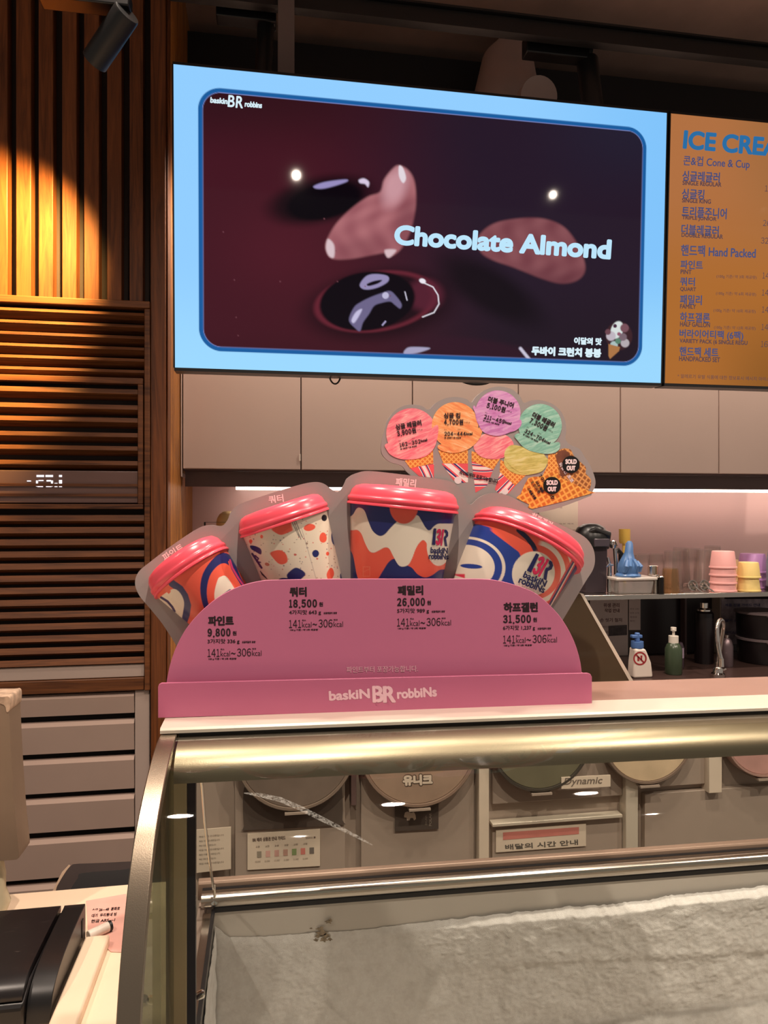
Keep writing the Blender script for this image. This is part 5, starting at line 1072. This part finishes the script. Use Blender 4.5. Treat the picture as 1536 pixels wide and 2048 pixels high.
# blue glove / hand shaped
BL = mat('blue_vinyl', (92, 134, 190), .3, var=.1, vscale=30); BL.node_tree.nodes['Principled BSDF'].inputs['Transmission Weight'].default_value = .15
t = on('blue_glove', 'blue rubber glove with one finger up standing on the clear food box', 'glove', 1256, Y, z=zbx); L = t.location
me_pts = [((0, 0, 2), 17), ((0, 0, 14), 21), ((0, 0, 24), 20), ((0, 0, 34), 14), ((2, 0, 48), 8.5), ((3, 0, 66), 7.0)]
b = MB(); b.tube([L + Vector((p[0] * k_, 0, p[1] * 0 + p[2] * k_)) for p, r in me_pts] + [L + Vector((3.4 * k_, 0, 71 * k_))], [r * k_ for _, r in me_pts] + [3.5 * k_], 22)
b.build('palm_and_finger', BL, t)
for a0, a1, z0, z1 in ((-19, -8, 10, 32), (-10, -2, 8, 36), (12, 6, 10, 34), (20, 12, 12, 30)):
    MB().tube([L + Vector((a0 * k_ * .8, -14 * k_, z0 * k_)), L + Vector(((a0 + a1) / 2 * k_, -19 * k_, (z0 + z1) / 2 * k_)), L + Vector((a1 * k_, -12 * k_, z1 * k_))], [4.5 * k_, 5.5 * k_, 4.2 * k_], 12).build('folded_finger', BL, t)
MB().lathe([(0, 0), (24 * k_, 0), (25 * k_, 3 * k_), (22 * k_, 7 * k_), (0, 8 * k_)], L, None, 30).build('cuff', BL, t)
# yellow spatula cup
t = on('yellow_scoop', 'yellow plastic scoop upright behind the blue finger', 'scoop', 1252, 2.30); L = t.location; k2 = px(1, 1252, 2.30)
MB().tube([L + Vector((0, .01, .001)), L + Vector((-2 * k2, .01, 95 * k2))], 3 * k2, 8).build('handle', mat('yellow_plastic', (240, 196, 92), .35), t)
MB().lathe([(9 * k2, 92 * k2), (11 * k2, 95 * k2), (11 * k2, 121 * k2), (9.5 * k2, 121 * k2), (9.5 * k2, 96 * k2), (0, 95 * k2)], L + Vector((0, .01, 0)), None, 24).build('bowl', bpy.data.materials['yellow_plastic'], t)
# chrome cylinders
Y = 2.20
def cyl(uc, Y, r, h, name, label, m, cat='shaker', lip=True):
    t = on(name, label, cat, uc, Y); k_ = px(1, uc, Y)
    turn(t, 'body', [(r * k_, 0), (r * k_, h * k_ - .002), (r * k_ - .001, h * k_ - .002), (0, h * k_ - .002)], m, 28)
    turn(t, 'cap', [(r * 1.06 * k_, h * k_ - .0018), (r * 1.08 * k_, h * k_ + .001), (r * .9 * k_, h * k_ + .003), (0, h * k_ + .003)], M['chrome'], 28); return t
cyl(1306, 2.24, 10, 50, 'steel_shaker', 'tall steel shaker right of the clear food box', M['steel']); cyl(1312, 2.185, 7, 36, 'steel_shaker', 'small steel shaker in front of the tall one', M['steel']); cyl(1321, 2.165, 6.5, 34, 'steel_shaker', 'small dark steel shaker beside the amber tumbler', mat('dark_steel', (60, 56, 54), .2, .9))
# upturned tumblers
def tumbler(uc, Y, r, h, m, name, label, group, cat='glass'):
    t = on(name, label, cat, uc, Y, group); k_ = px(1, uc, Y)
    turn(t, 'wall', [(r * k_, 0), (r * 1.02 * k_, .003), (r * .86 * k_, h * k_ * .94), (r * .80 * k_, h * k_), (0, h * k_), (0, h * k_ - .004), (r * .76 * k_, h * k_ - .005), (r * .96 * k_, .0005)], m, 32)
    return t
tumbler(1341, 2.19, 17.5, 49, AMB, 'amber_tumbler', 'amber upturned tumbler in front of the clear cups', None)
g = 'clear upturned cups on the shelf'
for i, (uc, Y, r, h) in enumerate(((1283, 2.38, 17, 66), (1312, 2.38, 17, 66), (1345, 2.33, 19, 74), (1362, 2.40, 18, 76), (1384, 2.34, 19, 78), (1406, 2.28, 18, 79), (1425, 2.39, 18, 79))):
    tumbler(uc, Y, r, h, CLR, 'clear_cup', 'clear upturned plastic cup on the shelf between the blue glove and pink cups', g, 'cup')
# measuring cups
for uc, label in ((1384, 'chrome measuring cup lying on the shelf, next to the amber tumbler'), (1407, 'chrome measuring cup lying on the shelf, next to the pink cups')):
    Y = 2.18; t = on('measuring_cup', label, 'measuring cup', uc, Y, 'chrome measuring cups'); L = t.location; k_ = px(1, uc, Y)
    MB().lathe([(8.5 * k_, -12 * k_), (10 * k_, 9 * k_), (10.8 * k_, 10 * k_), (9.6 * k_, 10 * k_), (8 * k_, -10 * k_), (0, -10 * k_)], L + Vector((0, .01, 12.5 * k_)), Matrix.Rotation(math.radians(78), 4, 'X'), 28).build('cup', M['chrome'], t)
    MB().tube([L + Vector((-4 * k_, -.012, 20 * k_)), L + Vector((6 * k_, -.02, 8 * k_)), L + Vector((14 * k_, -.02, 2.5 * k_))], 1.6 * k_, 8).build('handle', M['chrome'], t)
t = on('steel_tray', 'flat steel strip under the chrome measuring cups', 'tray', 1384, 2.17); L = t.location; MB().box(L.x - 20 * k_, L.x + 30 * k_, 2.165, 2.178, L.z, L.z + .002).build('plate', M['chrome'], t)
# coloured cup stacks, every cup a thing
def stack(uc, Y, r, n, step, h, col, name, label, group):
    k_ = px(1, uc, Y); m = mat(name + '_plastic', col, .4, var=.02); root = on(name, label(0, n), 'cup', uc, Y, group)
    prof = [(r * k_, 0), (r * 1.06 * k_, .001), (r * 1.06 * k_, 3 * k_), (r * k_, 3.6 * k_), (r * .86 * k_, h * k_ - .003), (r * .82 * k_, h * k_), (0, h * k_), (0, h * k_ - .003), (r * .80 * k_, h * k_ - .004), (r * .95 * k_, 2 * k_), (r * .96 * k_, .0005)]
    turn(root, 'cup_wall', prof, m, 36)
    for i in range(1, n): dup(root, (0, 0, step * i * k_), label(i, n))
def lb(desc):
    def f(i, n): return ('bottom' if i == 0 else 'top' if i == n - 1 else ['second', 'third', 'fourth'][i - 1]) + ' upturned ' + desc + (' (counted from below)' if 0 < i < n - 1 else '')
    return f
stack(1446, 2.20, 24.5, 4, 15.5, 34, (240, 176, 172), 'pink_cup', lb('cup of the pink stack on the shelf'), 'pink cups stacked on the shelf')
stack(1497, 2.19, 21.5, 2, 27, 31, (236, 208, 132), 'yellow_cup', lb('cup of the yellow stack in front of the purple cups'), 'yellow cups stacked on the shelf')
stack(1505, 2.29, 27, 3, 15, 38, (182, 134, 190), 'purple_cup', lb('cup of the purple stack behind the yellow cups'), 'purple cups stacked on the shelf')
stack(1463, 2.30, 15, 3, 13, 30, (224, 190, 140), 'cream_cup', lb('cup of the cream stack behind the pink stack'), 'cream cups stacked on the shelf')
t = on('squeeze_bottle', 'grey blue bottle at the right end of the shelf', 'bottle', 1552, 2.20); k_ = px(1, 1552, 2.20)
turn(t, 'body', [(17 * k_, 0), (18 * k_, 3 * k_), (17 * k_, 30 * k_), (18 * k_, 55 * k_), (14 * k_, 80 * k_), (9 * k_, 100 * k_), (8 * k_, 108 * k_), (0, 108 * k_)], mat('grey_blue_plastic', (120, 128, 140), .4), 28)
turn(t, 'base_ring', [(18.5 * k_, .0002), (20 * k_, .0006), (20 * k_, 7 * k_), (18.5 * k_, 8 * k_)], M['black'], 28)
# ---------------- under the shelf, on the worktop
def bench(name, label, cat, uc, Y): return on(name, label, cat, uc, Y, z=ZB)
Y = 2.12; t = bench('soap_pump_bottle', 'white pump bottle with a blue top and red prohibition mark', 'pump bottle', 1280, Y); L = t.location; k_ = px(1, 1280, Y)
MB().add([(L.x + x * k_, L.y + y * k_, L.z + z * k_) for z, hx_, dx in ((0, 20, 0), (4, 21, 0), (30, 18.5, -1), (50, 13, -4), (58, 11, -6)) for x, y in ((dx - hx_, -13), (dx + hx_, -13), (dx + hx_, 13), (dx - hx_, 13))], [(3, 2, 1, 0)] + [(4 * j + i, 4 * j + (i + 1) % 4, 4 * j + 4 + (i + 1) % 4, 4 * j + 4 + i) for j in range(4) for i in range(4)] + [(16, 17, 18, 19)]).build('bottle', mat('white_bottle', (214, 200, 188), .35), t, bevel=.006, seg=3)
turn(t, 'collar', [(12 * k_, 58.2 * k_), (12.5 * k_, 60 * k_), (12 * k_, 71 * k_), (0, 71 * k_)], mat('blue_cap', (78, 112, 168), .35), 28, off_=(-6 * k_, 0, 0))
b = MB(); b.lathe([(5 * k_, 71.2 * k_), (5 * k_, 88 * k_), (0, 88 * k_)], L + Vector((-6 * k_, 0, 0)), None, 16); b.box(L.x - 19 * k_, L.x + 3 * k_, L.y - 5 * k_, L.y + 5 * k_, L.z + 78 * k_, L.z + 84 * k_); b.build('pump_head', bpy.data.materials['blue_cap'], t, bevel=.002)
yf_ = L.y - 13 * k_ - .0012; cx_, cy_ = 1280, 1317
tx = TX(plane_y(yf_)); R1, R2 = 13.5, 10.6
for i in range(32):
    a0, a1 = 2 * math.pi * i / 32, 2 * math.pi * (i + 1) / 32
    tx.poly([(cx_ + R1 * math.cos(a0), cy_ + R1 * math.sin(a0)), (cx_ + R1 * math.cos(a1), cy_ + R1 * math.sin(a1)), (cx_ + R2 * math.cos(a1), cy_ + R2 * math.sin(a1)), (cx_ + R2 * math.cos(a0), cy_ + R2 * math.sin(a0))])
tx.poly([(cx_ - 9, cy_ - 7), (cx_ - 7, cy_ - 9), (cx_ + 9, cy_ + 7), (cx_ + 7, cy_ + 9)]); tx.poly([(cx_ - 5, cy_ - 4), (cx_ - 2.5, cy_ - 4), (cx_ - 1, cy_ + 5), (cx_ - 5, cy_ + 5)]); tx.poly([(cx_ + 1, cy_ - 6), (cx_ + 5, cy_ - 6), (cx_ + 4, cy_ + 3), (cx_ + 2, cy_ + 3)])
tx.build('prohibition_mark', mat('dark_red_ink', (150, 34, 40), .5), t)
t = bench('pump_bottle', 'dark green pump bottle with a white pump in the middle under the shelf', 'pump bottle', 1347, 2.14); k_ = px(1, 1347, 2.14); L = t.location
turn(t, 'bottle', [(15 * k_, 0), (16.5 * k_, 3 * k_), (16.5 * k_, 50 * k_), (13 * k_, 58 * k_), (9 * k_, 63 * k_), (0, 63 * k_)], mat('green_bottle', (58, 70, 52), .25), 30)
turn(t, 'collar', [(9.5 * k_, 62 * k_), (9.5 * k_, 76 * k_), (4 * k_, 77 * k_), (0, 77 * k_)], mat('pump_white', (214, 206, 194), .35), 24)
b = MB(); b.lathe([(2.6 * k_, 77.2 * k_), (2.6 * k_, 85 * k_), (5.5 * k_, 86 * k_), (5.5 * k_, 93 * k_), (0, 93 * k_)], L, None, 16); b.tube([L + Vector((0, 0, 89 * k_)), L + Vector((-5 * k_, -.012, 88 * k_))], 2.4 * k_, 8); b.build('pump_head', bpy.data.materials['pump_white'], t)
t = bench('small_bottle', 'small dark bottle with a pale label right of the green pump bottle', 'bottle', 1361, 2.22); k_ = px(1, 1361, 2.22)
turn(t, 'body', [(6 * k_, 0), (6.5 * k_, 2 * k_), (6.5 * k_, 42 * k_), (4 * k_, 50 * k_), (0, 52 * k_)], mat('dark_bottle', (60, 48, 56), .3), 20); turn(t, 'label_band', [(6.7 * k_, 20 * k_), (6.7 * k_, 40 * k_)], mat('lilac_label', (150, 132, 150), .5), 20)
# faucet
Y = 2.08; t = bench('faucet', 'chrome gooseneck faucet under the shelf', 'faucet', 1436, Y); L = t.location; k_ = px(1, 1436, Y)
turn(t, 'base', [(13 * k_, -.02 * 0), (13 * k_, 6 * k_), (10 * k_, 9 * k_), (9 * k_, 16 * k_), (6 * k_, 20 * k_), (6 * k_, 30 * k_), (0, 30 * k_)], M['chrome'], 28)
pth = [(0, 28), (2, 60), (3.5, 90), (2, 105), (-4, 115), (-13, 115), (-21, 105), (-24, 88), (-24, 62), (-22, 44)]
MB().tube([L + Vector((x * k_, -.0015 * i, z * k_)) for i, (x, z) in enumerate(curve(pth, 5, False))], 4.2 * k_, 14).build('spout', M['chrome'], t)
q0 = L + Vector((-22 * k_, -.0015 * 45, 46 * k_)); MB().tube([q0, q0 + Vector((0, 0, -16 * k_))], [5 * k_, 5.6 * k_], 14).build('spray_head', M['chrome'], t)
MB().tube([L + Vector((8 * k_, 0, 13 * k_)), L + Vector((15 * k_, -.006, 16 * k_))], 2.5 * k_, 8).build('lever', M['chrome'], t)
t = bench('steel_bottle', 'grey metal bottle behind the chrome faucet', 'bottle', 1453, 2.22); k_ = px(1, 1453, 2.22)
turn(t, 'body', [(12 * k_, 0), (12.5 * k_, 3 * k_), (12.5 * k_, 40 * k_), (9 * k_, 52 * k_), (5 * k_, 56 * k_), (0, 56 * k_)], mat('grey_metal', (120, 104, 108), .35, .7), 28); turn(t, 'stopper', [(4 * k_, 56.2 * k_), (4.5 * k_, 62 * k_), (0, 63 * k_)], M['chrome'], 16)
t = bench('dark_flask', 'tall black flask with a chrome cap left of the faucet', 'flask', 1408, 2.28); k_ = px(1, 1408, 2.28)
turn(t, 'body', [(17 * k_, 0), (18 * k_, 4 * k_), (18 * k_, 100 * k_), (10 * k_, 108 * k_), (0, 108 * k_)], mat('black_flask', (24, 18, 20), .3), 30); turn(t, 'cap', [(14 * k_, 103 * k_), (14 * k_, 107 * k_), (8 * k_, 110 * k_), (8 * k_, 120 * k_), (0, 121 * k_)], M['chrome'], 24)
# stacked pots
POT = mat('black_pot', (26, 20, 22), .35); zb = 0
for i, (label, h, r) in enumerate((('black round pot with a grey rim at the right edge, lower of two', 48, 46), ('black round pot with grey rim and lid handle at the right edge, upper of two', 50, 48))):
    Y = 2.27; t = bench('black_pot', label, 'pot', 1524, Y); k_ = px(1, 1524, Y); t.location.z += zb; L = t.location.copy()
    turn(t, 'pot_wall', [(r * .92 * k_, 0), (r * .96 * k_, 3 * k_), (r * k_, h * k_), (r * .96 * k_, h * k_), (r * .9 * k_, 5 * k_), (0, 5 * k_)], POT, 40)
    turn(t, 'rim', [(r * 1.0 * k_, (h - 4) * k_), (r * 1.06 * k_, (h - 3) * k_), (r * 1.06 * k_, (h + 1) * k_), (r * .97 * k_, (h + 1.5) * k_), (0, (h + 1.5) * k_)], mat('grey_rim', (112, 98, 100), .35), 40)
    b = MB(); b.slab([L + Vector((-r * .5 * k_, -r * .9 * k_, (h - 6) * k_)), L + Vector((-r * .5 * k_, -r * 1.16 * k_, (h - 8) * k_)), L + Vector((r * .05 * k_, -r * 1.26 * k_, (h - 8) * k_)), L + Vector((r * .05 * k_, -r * 1.0 * k_, (h - 6) * k_))], (0, 0, 4 * k_)); b.build('side_grip', bpy.data.materials['grey_rim'], t, bevel=.002)
    zb += (h + 2.2) * k_
# cream dispenser seen past the left tub
Y = 2.42; k_ = px(1, 455, Y); zdz = P(455, 1050, Y).z - .02
t = thing('cream_dome_jar', 'cream domed jar with a thin black frame behind the first two tubs', 'jar', (P(456, 1050, Y).x, Y, ZB + .0003)); L = t.location
zt = P(456, 1022, Y).z - ZB; r = 23 * k_
turn(t, 'dome', [(r * .95, 0), (r, .01), (r, zt - r * 1.05), (r * .93, zt - r * .65), (r * .72, zt - r * .28), (r * .4, zt - r * .06), (0, zt)], mat('cream_ceramic', (244, 216, 158), .3), 36)
zf = P(430, 1044, Y).z; x0 = P(412, 1044, Y).x
MB().tube([(x0, Y - r - .006, ZB + .001), (x0, Y - r - .006, zf), (L.x + r, Y - r - .006, zf - .001), (L.x + r, Y - r - .006, ZB + .001)], .003, 8).build('wire_frame', M['black'], t)
